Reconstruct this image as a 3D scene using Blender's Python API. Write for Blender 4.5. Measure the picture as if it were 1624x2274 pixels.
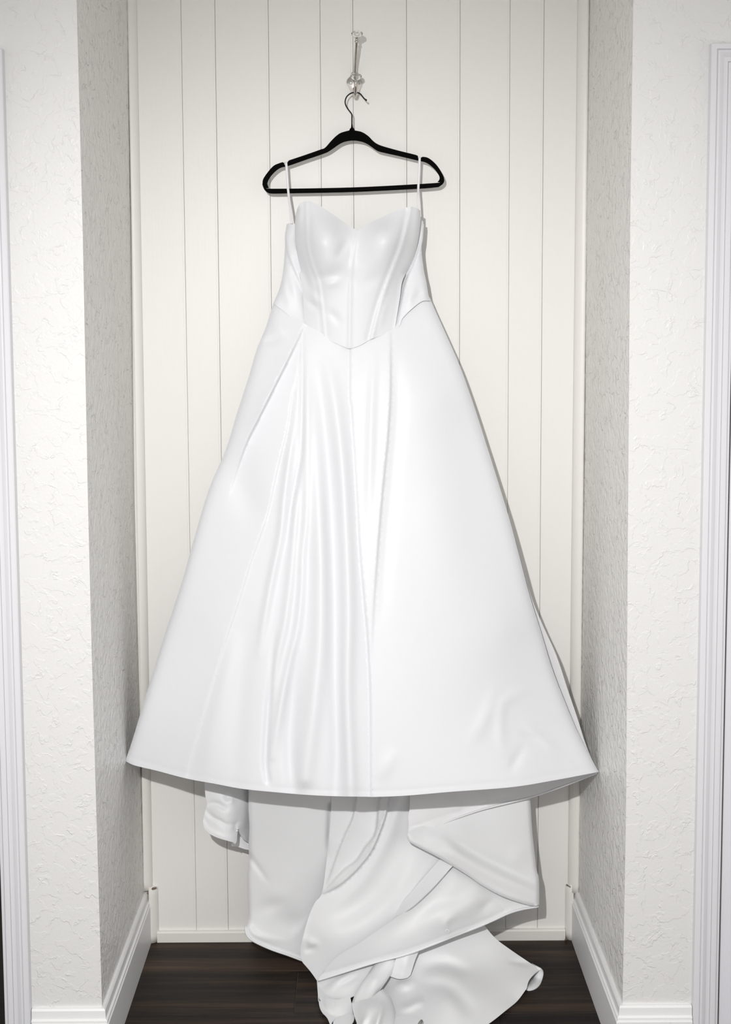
import bpy, bmesh, math, random
import numpy as np
from mathutils import Matrix, Vector, geometry

random.seed(7)
for o in list(bpy.data.objects):
    bpy.data.objects.remove(o)
SC = bpy.context.scene
COL = SC.collection

# ------------------------------------------------------------------ camera
IW, IH = 1624, 2274
F, CX, CY = 2600.0, 812.0, 913.2
PITCH, YAW, ROLL = 0.0807, 0.0019, 0.0047
CAM = np.array([0.0103, -2.3656, 1.5808])
DEPTH, WIDTH = 0.4996, 1.10          # alcove depth and width in metres


def cam_axes():
    cy, sy = math.cos(YAW), math.sin(YAW)
    cp, sp = math.cos(PITCH), math.sin(PITCH)
    cr, sr = math.cos(ROLL), math.sin(ROLL)
    f = np.array([sy * cp, cy * cp, -sp])
    r = np.array([cy, -sy, 0.0])
    d = np.cross(f, r)
    return cr * r + sr * d, -sr * r + cr * d, f


RT, DN, FW = cam_axes()
cd = bpy.data.cameras.new('camera')
cam = bpy.data.objects.new('camera', cd)
COL.objects.link(cam)
cd.sensor_fit = 'VERTICAL'
cd.sensor_height = 36.0
cd.sensor_width = 36.0 * IW / IH
cd.lens = F / IH * 36.0
cd.shift_y = -(IH / 2 - CY) / IH
cd.clip_start = 0.05
m = Matrix.Identity(4)
for i in range(3):
    m[i][0] = RT[i]
    m[i][1] = -DN[i]
    m[i][2] = -FW[i]
    m[i][3] = CAM[i]
cam.matrix_world = m
SC.camera = cam

# ------------------------------------------------------------------ world, flash, exposure
SC.view_settings.view_transform = 'Standard'
SC.view_settings.look = 'None'
SC.view_settings.exposure = 0.0
SC.view_settings.gamma = 1.0
SC.view_settings.use_curve_mapping = False
W = bpy.data.worlds.new('room_light')
SC.world = W
W.use_nodes = True
bg = W.node_tree.nodes['Background']
bg.inputs[0].default_value = (1.0, 0.985, 0.96, 1)
bg.inputs[1].default_value = 0.90

FLASH = Vector((CAM[0] - 0.31, CAM[1] - 0.02, CAM[2] + 0.47))
ld = bpy.data.lights.new('camera_flash', 'SPOT')
ld.energy = 228
ld.color = (1.0, 0.99, 0.975)
ld.shadow_soft_size = 0.022
ld.spot_size = math.radians(84)
ld.spot_blend = 1.0
fl = bpy.data.objects.new('camera_flash', ld)
COL.objects.link(fl)
fl.location = FLASH
fl.rotation_euler = (Vector((0.10, DEPTH, 0.52)) - FLASH).to_track_quat('-Z', 'Y').to_euler()


# ------------------------------------------------------------------ helpers
def ray(px, py):
    return RT * ((px - CX) / F) + DN * ((py - CY) / F) + FW


def U(px, py, Y):
    """point of the photograph measured at the real depth plane Y"""
    v = ray(px, py)
    return CAM + v * ((Y - CAM[1]) / v[1])


def UD(px, py, d):
    return U(px, py, DEPTH - d)


def floor_d(px, py):
    v = ray(px, py)
    t = -CAM[2] / v[2]
    return DEPTH - (CAM[1] + v[1] * t)


def link(name, me, mat, parent=None, smooth=False, kind=None):
    o = bpy.data.objects.new(name, me)
    COL.objects.link(o)
    if mat:
        me.materials.append(mat)
    if smooth:
        me.polygons.foreach_set('use_smooth', [True] * len(me.polygons))
    if parent:
        o.parent = parent
    if kind:
        o['kind'] = kind
    return o


def mesh(name, vs, fs, mat, parent=None, smooth=False, kind=None):
    me = bpy.data.meshes.new(name)
    me.from_pydata([tuple(map(float, v)) for v in vs], [], fs)
    me.validate()
    me.update()
    return link(name, me, mat, parent, smooth, kind)


def bmobj(name, bm, mat, parent=None, smooth=False, kind=None):
    bmesh.ops.recalc_face_normals(bm, faces=bm.faces)
    me = bpy.data.meshes.new(name)
    bm.to_mesh(me)
    bm.free()
    return link(name, me, mat, parent, smooth, kind)


def tag(o, label, cat, group=None, kind=None):
    o['label'] = label
    o['category'] = cat
    if group:
        o['group'] = group
    if kind:
        o['kind'] = kind
    return o


def empty(name, loc):
    o = bpy.data.objects.new(name, None)
    COL.objects.link(o)
    o.location = loc
    o.empty_display_size = 0.05
    return o


def adopt(child, parent):
    """parent keeping the child's world-space mesh where it stands"""
    child.parent = parent
    child.matrix_parent_inverse = Matrix.Translation(parent.location).inverted()


def prism(poly, axis, a, b):
    """extrude a 2-D outline along an axis (0 x, 1 y, 2 z) from a to b -> verts, faces"""
    n = len(poly)
    vs = []
    for t in (a, b):
        for p in poly:
            q = list(p)
            q.insert(axis, t)
            vs.append(q)
    fs = [tuple(range(n))[::-1], tuple(range(n, 2 * n))]
    for i in range(n):
        j = (i + 1) % n
        fs.append((i, j, n + j, n + i))
    return vs, fs


def add_prism(bm, poly, axis, a, b):
    vs, fs = prism(poly, axis, a, b)
    bv = [bm.verts.new(v) for v in vs]
    for f in fs:
        bm.faces.new([bv[i] for i in f])


def add_box(bm, x0, x1, y0, y1, z0, z1):
    add_prism(bm, [(x0, y0), (x1, y0), (x1, y1), (x0, y1)], 2, z0, z1)


def bevel(o, w, seg=2):
    b = o.modifiers.new('bevel', 'BEVEL')
    b.width = w
    b.segments = seg
    b.limit_method = 'ANGLE'
    b.angle_limit = math.radians(40)
    return o


def cr(pts, step=4.0):
    """open Catmull-Rom through the points, resampled about every `step`"""
    p = np.array(pts, float)
    if len(p) == 2:
        n = max(1, int(np.linalg.norm(p[1] - p[0]) / step))
        return [tuple(p[0] + (p[1] - p[0]) * k / n) for k in range(n + 1)]
    e = np.vstack([2 * p[0] - p[1], p, 2 * p[-1] - p[-2]])
    out = []
    for i in range(1, len(e) - 2):
        a, b, c, d = e[i - 1], e[i], e[i + 1], e[i + 2]
        n = max(1, int(math.ceil(np.linalg.norm((c - b)[:2]) / step)))
        for k in range(n):
            t = k / n
            out.append(tuple(0.5 * (2 * b + (c - a) * t + (2 * a - 5 * b + 4 * c - d) * t * t
                                    + (3 * b - a - 3 * c + d) * t ** 3)))
    out.append(tuple(p[-1]))
    return out


def tube(name, pts, rad, mat, parent=None, seg=10, smooth=True, closed_ends=True):
    pts = [Vector(p) for p in pts]
    n = len(pts)
    vs, fs = [], []
    up = Vector((0.3, 1, 0.2)).normalized()
    for i, p in enumerate(pts):
        t = (pts[min(i + 1, n - 1)] - pts[max(i - 1, 0)]).normalized()
        up = (up - t * up.dot(t))
        up.normalize()
        s = t.cross(up)
        r = rad(i / (n - 1)) if callable(rad) else rad
        for k in range(seg):
            a = 2 * math.pi * k / seg
            vs.append(p + (up * math.cos(a) + s * math.sin(a)) * r)
    for i in range(n - 1):
        for k in range(seg):
            a, b = i * seg + k, i * seg + (k + 1) % seg
            fs.append((a, b, b + seg, a + seg))
    if closed_ends:
        fs.append(tuple(range(seg))[::-1])
        fs.append(tuple(range((n - 1) * seg, n * seg)))
    return mesh(name, vs, fs, mat, parent, smooth)


def lathe(name, prof, origin, axis, mat, parent=None, seg=24, smooth=True, phase=0.0):
    """prof: list of (radius, height along axis)"""
    ax = Vector(axis).normalized()
    u = ax.cross(Vector((0, 1, 0.01))).normalized()
    v = ax.cross(u)
    o = Vector(origin)
    vs, fs = [], []
    for r, h in prof:
        for k in range(seg):
            a = 2 * math.pi * (k + phase) / seg
            vs.append(o + ax * h + (u * math.cos(a) + v * math.sin(a)) * r)
    for i in range(len(prof) - 1):
        for k in range(seg):
            a, b = i * seg + k, i * seg + (k + 1) % seg
            fs.append((a, b, b + seg, a + seg))
    fs.append(tuple(range(seg))[::-1])
    fs.append(tuple(range((len(prof) - 1) * seg, len(prof) * seg)))
    ob = mesh(name, vs, fs, mat, parent, smooth)
    bm = bmesh.new()
    bm.from_mesh(ob.data)
    bmesh.ops.recalc_face_normals(bm, faces=bm.faces)
    bm.to_mesh(ob.data)
    bm.free()
    return ob


# ------------------------------------------------------------------ materials
class NT:
    def __init__(self, name):
        self.m = bpy.data.materials.new(name)
        self.m.use_nodes = True
        self.t = self.m.node_tree
        self.b = self.t.nodes['Principled BSDF']

    def n(self, typ, **k):
        x = self.t.nodes.new(typ)
        for a, v in k.items():
            if a in x.inputs:
                x.inputs[a].default_value = v
            else:
                setattr(x, a, v)
        return x

    def l(self, a, ao, b, bi):
        self.t.links.new(a.outputs[ao], b.inputs[bi])

    def math(self, op, a, b=None):
        x = self.n('ShaderNodeMath', operation=op)
        for i, q in enumerate((a, b)):
            if q is None:
                continue
            if isinstance(q, (int, float)):
                x.inputs[i].default_value = q
            else:
                self.t.links.new(q, x.inputs[i])
        return x.outputs[0]


def simple(name, col, rough=0.5, metal=0.0, spec=0.5, **k):
    x = NT(name)
    x.b.inputs['Base Color'].default_value = (*col, 1)
    x.b.inputs['Roughness'].default_value = rough
    x.b.inputs['Metallic'].default_value = metal
    x.b.inputs['Specular IOR Level'].default_value = spec
    for a, v in k.items():
        x.b.inputs[a].default_value = v
    return x.m


def painted(name, col, rough=0.45, dirt=(0.55, 0.5, 0.44), dirt_amt=0.25, bump=0.15, spec=0.4):
    """brush painted timber: faint lengthwise brush marks, scuffs and small nicks"""
    x = NT(name)
    tc = x.n('ShaderNodeTexCoord')
    mp = x.n('ShaderNodeMapping')
    mp.inputs['Scale'].default_value = (60, 60, 5)
    x.l(tc, 'Object', mp, 'Vector')
    no = x.n('ShaderNodeTexNoise', Scale=3.0, Detail=5.0)
    x.l(mp, 'Vector', no, 'Vector')
    n2 = x.n('ShaderNodeTexNoise', Scale=34.0, Detail=6.0, Roughness=0.7)
    x.l(tc, 'Object', n2, 'Vector')
    n3 = x.n('ShaderNodeTexNoise', Scale=2.2, Detail=2.0)
    x.l(tc, 'Object', n3, 'Vector')
    r = x.n('ShaderNodeMapRange')
    r.inputs['From Min'].default_value = 0.66
    r.inputs['From Max'].default_value = 0.80
    x.l(n2, 'Fac', r, 'Value')
    r2 = x.n('ShaderNodeMapRange')
    r2.inputs['From Min'].default_value = 0.40
    r2.inputs['From Max'].default_value = 0.75
    x.l(n3, 'Fac', r2, 'Value')
    fac = x.math('MULTIPLY', x.math('MULTIPLY', r.outputs[0], r2.outputs[0]), dirt_amt)
    mix = x.n('ShaderNodeMix', data_type='RGBA')
    mix.inputs['A'].default_value = (*col, 1)
    mix.inputs['B'].default_value = (*dirt, 1)
    x.t.links.new(fac, mix.inputs['Factor'])
    x.t.links.new(mix.outputs['Result'], x.b.inputs['Base Color'])
    bp = x.n('ShaderNodeBump', Strength=bump, Distance=0.002)
    x.l(no, 'Fac', bp, 'Height')
    x.l(bp, 'Normal', x.b, 'Normal')
    x.b.inputs['Roughness'].default_value = rough
    x.b.inputs['Specular IOR Level'].default_value = spec
    return x.m


def plaster(name, col, strength=0.5, scale=1.0, fsc=150.0, fw=0.35):
    """skip-trowelled plaster: broken curving ridges over a fine orange peel"""
    x = NT(name)
    tc = x.n('ShaderNodeTexCoord')
    warp = x.n('ShaderNodeTexNoise', Scale=9.0 * scale, Detail=2.0)
    x.l(tc, 'Object', warp, 'Vector')
    mixv = x.n('ShaderNodeMix', data_type='RGBA', blend_type='LINEAR_LIGHT')
    mixv.inputs['Factor'].default_value = 0.035
    x.l(tc, 'Object', mixv, 'A')
    x.l(warp, 'Color', mixv, 'B')
    a = x.n('ShaderNodeTexNoise', Scale=17.0 * scale, Detail=4.0, Roughness=0.55)
    x.l(mixv, 'Result', a, 'Vector')
    d = x.math('ABSOLUTE', x.math('SUBTRACT', a.outputs['Fac'], 0.5))
    r = x.n('ShaderNodeMapRange', interpolation_type='SMOOTHSTEP')
    r.inputs['From Min'].default_value = 0.0
    r.inputs['From Max'].default_value = 0.035
    r.inputs['To Min'].default_value = 1.0
    r.inputs['To Max'].default_value = 0.0
    x.t.links.new(d, r.inputs['Value'])
    msk = x.n('ShaderNodeTexNoise', Scale=24.0 * scale, Detail=2.0)
    x.l(tc, 'Object', msk, 'Vector')
    mr = x.n('ShaderNodeMapRange')
    mr.inputs['From Min'].default_value = 0.48
    mr.inputs['From Max'].default_value = 0.62
    x.l(msk, 'Fac', mr, 'Value')
    ridge = x.math('MULTIPLY', r.outputs[0], mr.outputs[0])
    pl = x.n('ShaderNodeMapRange', interpolation_type='SMOOTHSTEP')   # flat raised flakes of plaster
    pl.inputs['From Min'].default_value = 0.49
    pl.inputs['From Max'].default_value = 0.53
    x.l(a, 'Fac', pl, 'Value')
    fine = x.n('ShaderNodeTexNoise', Scale=fsc, Detail=2.0)
    x.l(tc, 'Object', fine, 'Vector')
    h = x.math('ADD', x.math('MULTIPLY', ridge, 0.8),
               x.math('ADD', x.math('MULTIPLY', pl.outputs[0], 0.35), x.math('MULTIPLY', fine.outputs['Fac'], fw)))
    bp = x.n('ShaderNodeBump', Strength=strength, Distance=0.0022 if fw < 1 else 0.0036)
    x.t.links.new(h, bp.inputs['Height'])
    x.l(bp, 'Normal', x.b, 'Normal')
    x.b.inputs['Base Color'].default_value = (*col, 1)
    x.b.inputs['Roughness'].default_value = 0.42
    x.b.inputs['Specular IOR Level'].default_value = 0.45
    return x.m


def wood_floor(name):
    """dark vinyl plank print: long streaks in several brown strips, one tone per plank"""
    x = NT(name)
    tc = x.n('ShaderNodeTexCoord')
    oi = x.n('ShaderNodeObjectInfo')
    off = x.n('ShaderNodeVectorMath', operation='MULTIPLY_ADD')
    cmb = x.n('ShaderNodeCombineXYZ')
    for i in ('X', 'Y', 'Z'):
        x.l(oi, 'Random', cmb, i)
    off.inputs[1].default_value = (7.3, 3.1, 5.7)
    x.l(cmb, 'Vector', off, 0)
    x.l(tc, 'Object', off, 2)
    mp = x.n('ShaderNodeMapping')
    mp.inputs['Scale'].default_value = (2.2, 60, 1)
    x.l(off, 'Vector', mp, 'Vector')
    grain = x.n('ShaderNodeTexNoise', Scale=2.4, Detail=8.0, Roughness=0.65, Distortion=0.4)
    x.l(mp, 'Vector', grain, 'Vector')
    mp2 = x.n('ShaderNodeMapping')
    mp2.inputs['Scale'].default_value = (1.1, 24, 1)
    x.l(off, 'Vector', mp2, 'Vector')
    strip = x.n('ShaderNodeTexNoise', Scale=1.0, Detail=1.5)
    x.l(mp2, 'Vector', strip, 'Vector')
    s = x.math('ADD', x.math('MULTIPLY', grain.outputs['Fac'], 0.42),
               x.math('ADD', x.math('MULTIPLY', strip.outputs['Fac'], 0.62), x.math('MULTIPLY', oi.outputs['Random'], 0.10)))
    ramp = x.n('ShaderNodeValToRGB')
    cols = [(0.40, (0.007, 0.0055, 0.0048)), (0.53, (0.018, 0.0125, 0.0095)), (0.65, (0.044, 0.028, 0.0195)),
            (0.80, (0.090, 0.058, 0.040))]
    el = ramp.color_ramp.elements
    el[0].position, el[0].color = cols[0][0], (*cols[0][1], 1)
    el[1].position, el[1].color = cols[3][0], (*cols[3][1], 1)
    for p, c in cols[1:3]:
        e = el.new(p)
        e.color = (*c, 1)
    x.t.links.new(s, ramp.inputs['Fac'])
    sp = x.n('ShaderNodeTexVoronoi', Scale=16.0)          # specks of dust and paint
    x.l(tc, 'Object', sp, 'Vector')
    lt = x.math('LESS_THAN', sp.outputs['Distance'], 0.018)
    mix = x.n('ShaderNodeMix', data_type='RGBA')
    x.t.links.new(lt, mix.inputs['Factor'])
    x.l(ramp, 'Color', mix, 'A')
    mix.inputs['B'].default_value = (0.42, 0.40, 0.38, 1)
    x.t.links.new(mix.outputs['Result'], x.b.inputs['Base Color'])
    bp = x.n('ShaderNodeBump', Strength=0.12, Distance=0.001)
    x.l(grain, 'Fac', bp, 'Height')
    x.l(bp, 'Normal', x.b, 'Normal')
    x.b.inputs['Roughness'].default_value = 0.55
    x.b.inputs['Specular IOR Level'].default_value = 0.25
    return x.m


def satin(name, col, rough=0.36):
    x = NT(name)
    tc = x.n('ShaderNodeTexCoord')
    w = x.n('ShaderNodeTexNoise', Scale=900.0, Detail=1.0)
    x.l(tc, 'Object', w, 'Vector')
    bp = x.n('ShaderNodeBump', Strength=0.05, Distance=0.0004)
    x.l(w, 'Fac', bp, 'Height')
    x.l(bp, 'Normal', x.b, 'Normal')
    x.b.inputs['Base Color'].default_value = (*col, 1)
    x.b.inputs['Roughness'].default_value = rough
    x.b.inputs['Specular IOR Level'].default_value = 0.42
    x.b.inputs['Sheen Weight'].default_value = 0.0
    return x.m


M_PLASTER = plaster('white_trowelled_plaster', (0.725, 0.722, 0.712), 0.50, 1.5)
M_PLASTER_SIDE_LIGHTENED = plaster('white_trowelled_plaster_side_lightened', (0.775, 0.768, 0.745), 0.85, 1.5, 62.0, 1.5)  # same paint as the front, lightened and warmed in colour for bounce light
M_BOARD = painted('cream_painted_board', (0.82, 0.81, 0.785), 0.42, (0.5, 0.43, 0.34), 0.22, 0.10)
M_GAP = simple('dark_joint', (0.16, 0.13, 0.10), 0.9)
M_BACKING = simple('painted_joint', (0.60, 0.56, 0.49), 0.9)
M_TRIM = painted('white_painted_trim', (0.80, 0.80, 0.80), 0.38, (0.28, 0.22, 0.17), 0.55, 0.10)
M_BTRIM = painted('cream_painted_trim', (0.80, 0.785, 0.75), 0.4, (0.40, 0.30, 0.22), 0.55, 0.12)
M_CASE = painted('cool_white_casing_paint', (0.70, 0.70, 0.73), 0.32, (0.20, 0.16, 0.13), 0.6, 0.10)
M_DOOR = painted('cool_white_door_paint', (0.70, 0.70, 0.74), 0.4, (0.2, 0.17, 0.15), 0.5, 0.2)
M_DOORWAY_DARK = simple('doorway_dark', (0.010, 0.008, 0.006), 0.6)  # near-black colour stands in for the unlit inside of the left doorway
M_JAMB = painted('brown_jamb_and_crack', (0.16, 0.12, 0.09), 0.6)  # dark brown jamb edge, also the dark of the caulk cracks
M_FLOOR = wood_floor('dark_vinyl_plank')
M_CEIL = simple('white_ceiling', (0.78, 0.78, 0.77), 0.8)
M_SATIN = satin('white_satin', (0.742, 0.752, 0.782), 0.48)
M_LINING = satin('white_lining', (0.80, 0.80, 0.815), 0.55)
M_TRAIN = satin('white_train_satin', (0.755, 0.76, 0.775), 0.5)
M_RIBBON = satin('white_ribbon', (0.86, 0.86, 0.88), 0.4)
M_VELVET = simple('black_velvet', (0.003, 0.003, 0.003), 0.95, spec=0.05)
M_WIRE = simple('black_coated_wire', (0.008, 0.008, 0.009), 0.5, spec=0.25)
M_CHROME = simple('brushed_nickel', (0.62, 0.59, 0.55), 0.22, 1.0)
M_SCREW = simple('zinc_screw', (0.55, 0.60, 0.60), 0.35, 1.0)
M_GLASS = simple('clear_cut_glass', (1, 1, 1), 0.10)
M_GLASS.node_tree.nodes['Principled BSDF'].inputs['Transmission Weight'].default_value = 1.0
M_GLASS.node_tree.nodes['Principled BSDF'].inputs['IOR'].default_value = 1.5

# ------------------------------------------------------------------ the setting
HW = WIDTH / 2
ZT = 2.62
FT = 0.12                                   # front wall thickness is the alcove return
SK = 0.1295                                 # skirting height


def corner(pts, Y):
    """a corner of the old wall as it really runs, slightly out of plumb: list of (x, z)"""
    q = sorted([(float(U(u, v, Y)[2]), float(U(u, v, Y)[0])) for u, v in pts])
    z0, x0 = q[0]
    z1, x1 = q[-1]
    zs = np.array([a for a, b in q])
    xs = np.array([b for a, b in q])
    out = []
    for z in np.linspace(0, ZT, 22):
        out.append((float(np.interp(z, zs, xs)), float(z)))
    return out


LF = corner([(170, 0), (183.5, 500), (195, 1100), (205, 1500), (214, 1800), (226.6, 2230)], 0)
RF = corner([(1407, 0), (1400, 500), (1394.5, 1250), (1391, 1800), (1383, 2225)], 0)
LB = corner([(285.7, 0), (291.9, 500), (299, 1100), (309, 1500), (317, 1800), (322, 1975)], DEPTH)
RB = corner([(1307, 0), (1299.9, 500), (1296.3, 980), (1291.4, 1300), (1283.9, 1800), (1282.6, 1980)], DEPTH)


def side_wall(name, fr, bk, sgn, label):
    n = len(fr)
    vs, fs = [], []
    for i in range(n):
        z = fr[i][1]
        vs += [(fr[i][0], 0.004, z), (bk[i][0], DEPTH, z), (bk[i][0], DEPTH + 0.05, z), (sgn * 0.72, DEPTH + 0.05, z), (sgn * 0.72, 0.004, z)]
    for i in range(n - 1):
        for k in range(5):
            a, b = 5 * i + k, 5 * i + (k + 1) % 5
            fs.append((a, b, b + 5, a + 5))
    fs.append((0, 1, 2, 3, 4))
    fs.append(tuple(range(5 * n - 5, 5 * n)))
    bm = bmesh.new()
    bv = [bm.verts.new(v) for v in vs]
    for f in fs:
        bm.faces.new([bv[i] for i in f])
    return tag(bmobj(name, bm, M_PLASTER_SIDE_LIGHTENED), label, 'wall', kind='structure')


side_wall('wall_left', LF, LB, -1, 'shaded textured plaster left return of the alcove beside the dress')
side_wall('wall_right', RF, RB, 1, 'lighter textured plaster right return of the alcove beside the dress')

# door casings on the front wall: measured outer edges
xl = float(U(40, 1150, 0)[0])               # left casing, outer (alcove side) edge
xr = float(U(1553, 1300, 0)[0])             # right casing, outer edge
CW = 0.054                                  # casing width
zl = float(U(3.5, 112, 0)[2])
zr = float(U(1571, 100, 0)[2])


def front_wall(name, fr, sgn, xo, zo, label):
    """front wall between the alcove corner and the doorway, and on over the doorway"""
    bm = bmesh.new()
    xi = xo + sgn * (CW * 0.6)              # hidden edge beneath the casing
    n = len(fr)
    T = -0.0
    ring = []
    for i in range(n):
        x, z = fr[i]
        ring.append([bm.verts.new((x, 0, z)), bm.verts.new((xi, 0, z)), bm.verts.new((xi, FT, z)),
                     bm.verts.new((sgn * 0.721, FT, z)), bm.verts.new((sgn * 0.721, 0.004, z)), bm.verts.new((x, 0.004, z))])
    for i in range(n - 1):
        for k in range(6):
            bm.faces.new([ring[i][k], ring[i][(k + 1) % 6], ring[i + 1][(k + 1) % 6], ring[i + 1][k]])
    bm.faces.new(ring[0])
    bm.faces.new(ring[-1])
    a, b = sorted((xi, sgn * 2.4))
    add_box(bm, a, b, 0, FT, zo - CW * 0.6, ZT)
    a, b = sorted((sgn * 1.62, sgn * 2.4))
    add_box(bm, a, b, 0, FT, 0, zo - CW * 0.6)
    return tag(bmobj(name, bm, M_PLASTER), label, 'wall', kind='structure')


front_wall('wall_front_left', LF, -1, xl, zl, 'white trowelled plaster wall left of the alcove, beside the dark doorway')
front_wall('wall_front_right', RF, 1, xr, zr, 'white trowelled plaster wall right of the alcove, beside the white door')

# unseen ceiling, put in to shape the ambient light
bm = bmesh.new()
add_box(bm, -2.4, 2.4, -3.2, DEPTH + 0.2, ZT, ZT + 0.05)
tag(bmobj('ceiling', bm, M_CEIL), 'plain white ceiling above the alcove, out of the picture', 'ceiling', kind='structure')

# floor: base slab with loose planks laid left to right
bm = bmesh.new()
add_box(bm, -2.4, 2.4, -3.2, DEPTH + 0.2, -0.05, -0.004)
FLOOR = tag(bmobj('floor', bm, M_GAP), 'dark brown plank floor in front of and inside the alcove', 'floor', kind='structure')
yb1 = DEPTH - floor_d(800, 2155)
yb2 = DEPTH - floor_d(800, 2252)
PW = yb1 - yb2                              # plank width, measured between two joints
xj = float((CAM + ray(657, 2205) * (-CAM[2] / ray(657, 2205)[2]))[0])
rows = []
k = 0
y = yb1 + PW * 1.0
joints = {0: -0.35 + 0.9, 1: xj, 2: 0.31, 3: -0.2, 4: 0.5}
r = -1
ytop = yb1 + PW
rowi = 0
while ytop > -0.85:
    y1 = min(ytop, DEPTH + 0.02)
    y0 = ytop - PW
    xo = joints.get(rowi, random.uniform(-0.6, 0.6))
    L = 1.22
    xs = [xo - 2 * L, xo - L, xo, xo + L, xo + 2 * L]
    for a, b in zip(xs[:-1], xs[1:]):
        a, b = max(a, -1.95), min(b, 1.95)
        if b - a < 0.05:
            continue
        bm = bmesh.new()
        g = 0.0006
        h = random.uniform(-0.0003, 0.0002)
        c = 0.0007
        zb, zt = -0.004, h
        lo = [bm.verts.new(v) for v in ((a + g, y0 + g, zb), (b - g, y0 + g, zb), (b - g, y1 - g, zb), (a + g, y1 - g, zb))]
        mi = [bm.verts.new(v) for v in ((a + g, y0 + g, zt - c), (b - g, y0 + g, zt - c), (b - g, y1 - g, zt - c), (a + g, y1 - g, zt - c))]
        to = [bm.verts.new(v) for v in ((a + g + c, y0 + g + c, zt), (b - g - c, y0 + g + c, zt), (b - g - c, y1 - g - c, zt), (a + g + c, y1 - g - c, zt))]
        for q in range(4):
            bm.faces.new([lo[q], lo[(q + 1) % 4], mi[(q + 1) % 4], mi[q]])
            bm.faces.new([mi[q], mi[(q + 1) % 4], to[(q + 1) % 4], to[q]])
        bm.faces.new(to)
        bm.faces.new(lo[::-1])
        bmobj('plank', bm, M_FLOOR, FLOOR)
    ytop = y0
    rowi += 1

# back wall: backing with tongue and groove boards
ZB = float(U(800, 2068, DEPTH - 0.012)[2])  # top of the low skirting strip
bm = bmesh.new()
add_box(bm, -HW - 0.1, HW + 0.1, DEPTH + 0.012, DEPTH + 0.06, 0, ZT)
WB = tag(bmobj('wall_back', bm, M_BACKING), 'cream vertical board wall at the back of the alcove behind the dress', 'wall', kind='structure')
g_top = [262, 403, 479, 595.5, 710.7, 783.5, 903, 1022.4, 1138, 1213.5, 1330]
gx = [float(U(u, 0, DEPTH)[0]) for u in g_top]
for (u, v), i in (((435, 2060), 1), ((505, 2060), 2), ((1118.7, 2060), 8), ((1190, 2060), 9)):
    gx[i] = 0.5 * (gx[i] + float(U(u, v, DEPTH)[0]))
prd = [0, 0.0004, -0.0003, 0.0003, 0.0, -0.0004, 0.0002, 0.0005, -0.0002, 0.0003]
for i in range(len(gx) - 1):
    a, b = gx[i] + 0.0003, gx[i + 1] - 0.0003
    y0 = DEPTH - prd[i]
    st = 0.0045                              # shallow rebate beside each groove
    prof = [(a, DEPTH + 0.0118), (a, y0 + 0.0010), (a + 0.0010, y0), (b - st - 0.0008, y0), (b - st, y0 + 0.0004),
            (b - 0.0010, y0 + 0.0004), (b, y0 + 0.0014), (b, DEPTH + 0.0118)]
    vs, fs = prism(prof, 2, ZB - 0.01, ZT)
    bm = bmesh.new()
    bv = [bm.verts.new(v) for v in vs]
    for f in fs:
        bm.faces.new([bv[j] for j in f])
    bmobj('plank', bm, M_BOARD, WB)

# low skirting strip along the foot of the back wall
prof = [(DEPTH + 0.001, 0), (DEPTH - 0.012, 0), (DEPTH - 0.012, ZB - 0.003), (DEPTH - 0.009, ZB), (DEPTH + 0.001, ZB)]
bm = bmesh.new()
x0 = float(U(349, 2080, DEPTH - 0.012)[0])
x1 = float(U(1256, 2080, DEPTH - 0.012)[0])
add_prism(bm, prof, 0, x0, x1)
tag(bmobj('baseboard_back', bm, M_BTRIM), 'low scuffed cream skirting strip along the foot of the back wall', 'baseboard', kind='structure')

SKP = [(0, 0), (0.016, 0), (0.016, SK - 0.031), (0.0145, SK - 0.0295), (0.0118, SK - 0.0285), (0.0118, SK - 0.0262),
       (0.0140, SK - 0.0255), (0.0135, SK - 0.0230), (0.0095, SK - 0.0205), (0.0085, SK - 0.004), (0.0060, SK), (0, SK)]


def skirting_side(name, sgn, label):
    bm = bmesh.new()
    xw = LF if sgn < 0 else RF
    xb = LB if sgn < 0 else RB
    rings = []
    for yy in (0.0, DEPTH - 0.002):
        wx = xw[0][0] if yy == 0 else xb[0][0]
        ring = []
        for t, z in SKP:
            ym = yy - t if yy == 0 else yy          # mitred outer corner
            ring.append(bm.verts.new((wx - sgn * t, ym, z)))
        rings.append(ring)
    n = len(SKP)
    for i in range(n):
        bm.faces.new([rings[0][i], rings[0][(i + 1) % n], rings[1][(i + 1) % n], rings[1][i]])
    bm.faces.new(rings[0])
    bm.faces.new(rings[1])
    return tag(bmobj(name, bm, M_TRIM), label, 'baseboard', kind='structure')


def skirting_front(name, sgn, xo, label):
    bm = bmesh.new()
    xw = (LF if sgn < 0 else RF)[0][0]
    rings = []
    for end in (0, 1):
        ring = []
        for t, z in SKP:
            x = xw - sgn * t if end == 0 else xo - sgn * 0.001
            ring.append(bm.verts.new((x, -t, z)))
        rings.append(ring)
    n = len(SKP)
    for i in range(n):
        bm.faces.new([rings[0][i], rings[0][(i + 1) % n], rings[1][(i + 1) % n], rings[1][i]])
    bm.faces.new(rings[0])
    bm.faces.new(rings[1])
    return tag(bmobj(name, bm, M_TRIM), label, 'baseboard', kind='structure')


skirting_side('baseboard_left', -1, 'stepped white baseboard running back along the left alcove return')
skirting_side('baseboard_right', 1, 'stepped white baseboard running back along the right alcove return')
skirting_front('baseboard_front_left', -1, xl, 'short white baseboard under the plaster wall left of the alcove')
skirting_front('baseboard_front_right', 1, xr, 'short white baseboard under the plaster wall right of the alcove')


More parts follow.
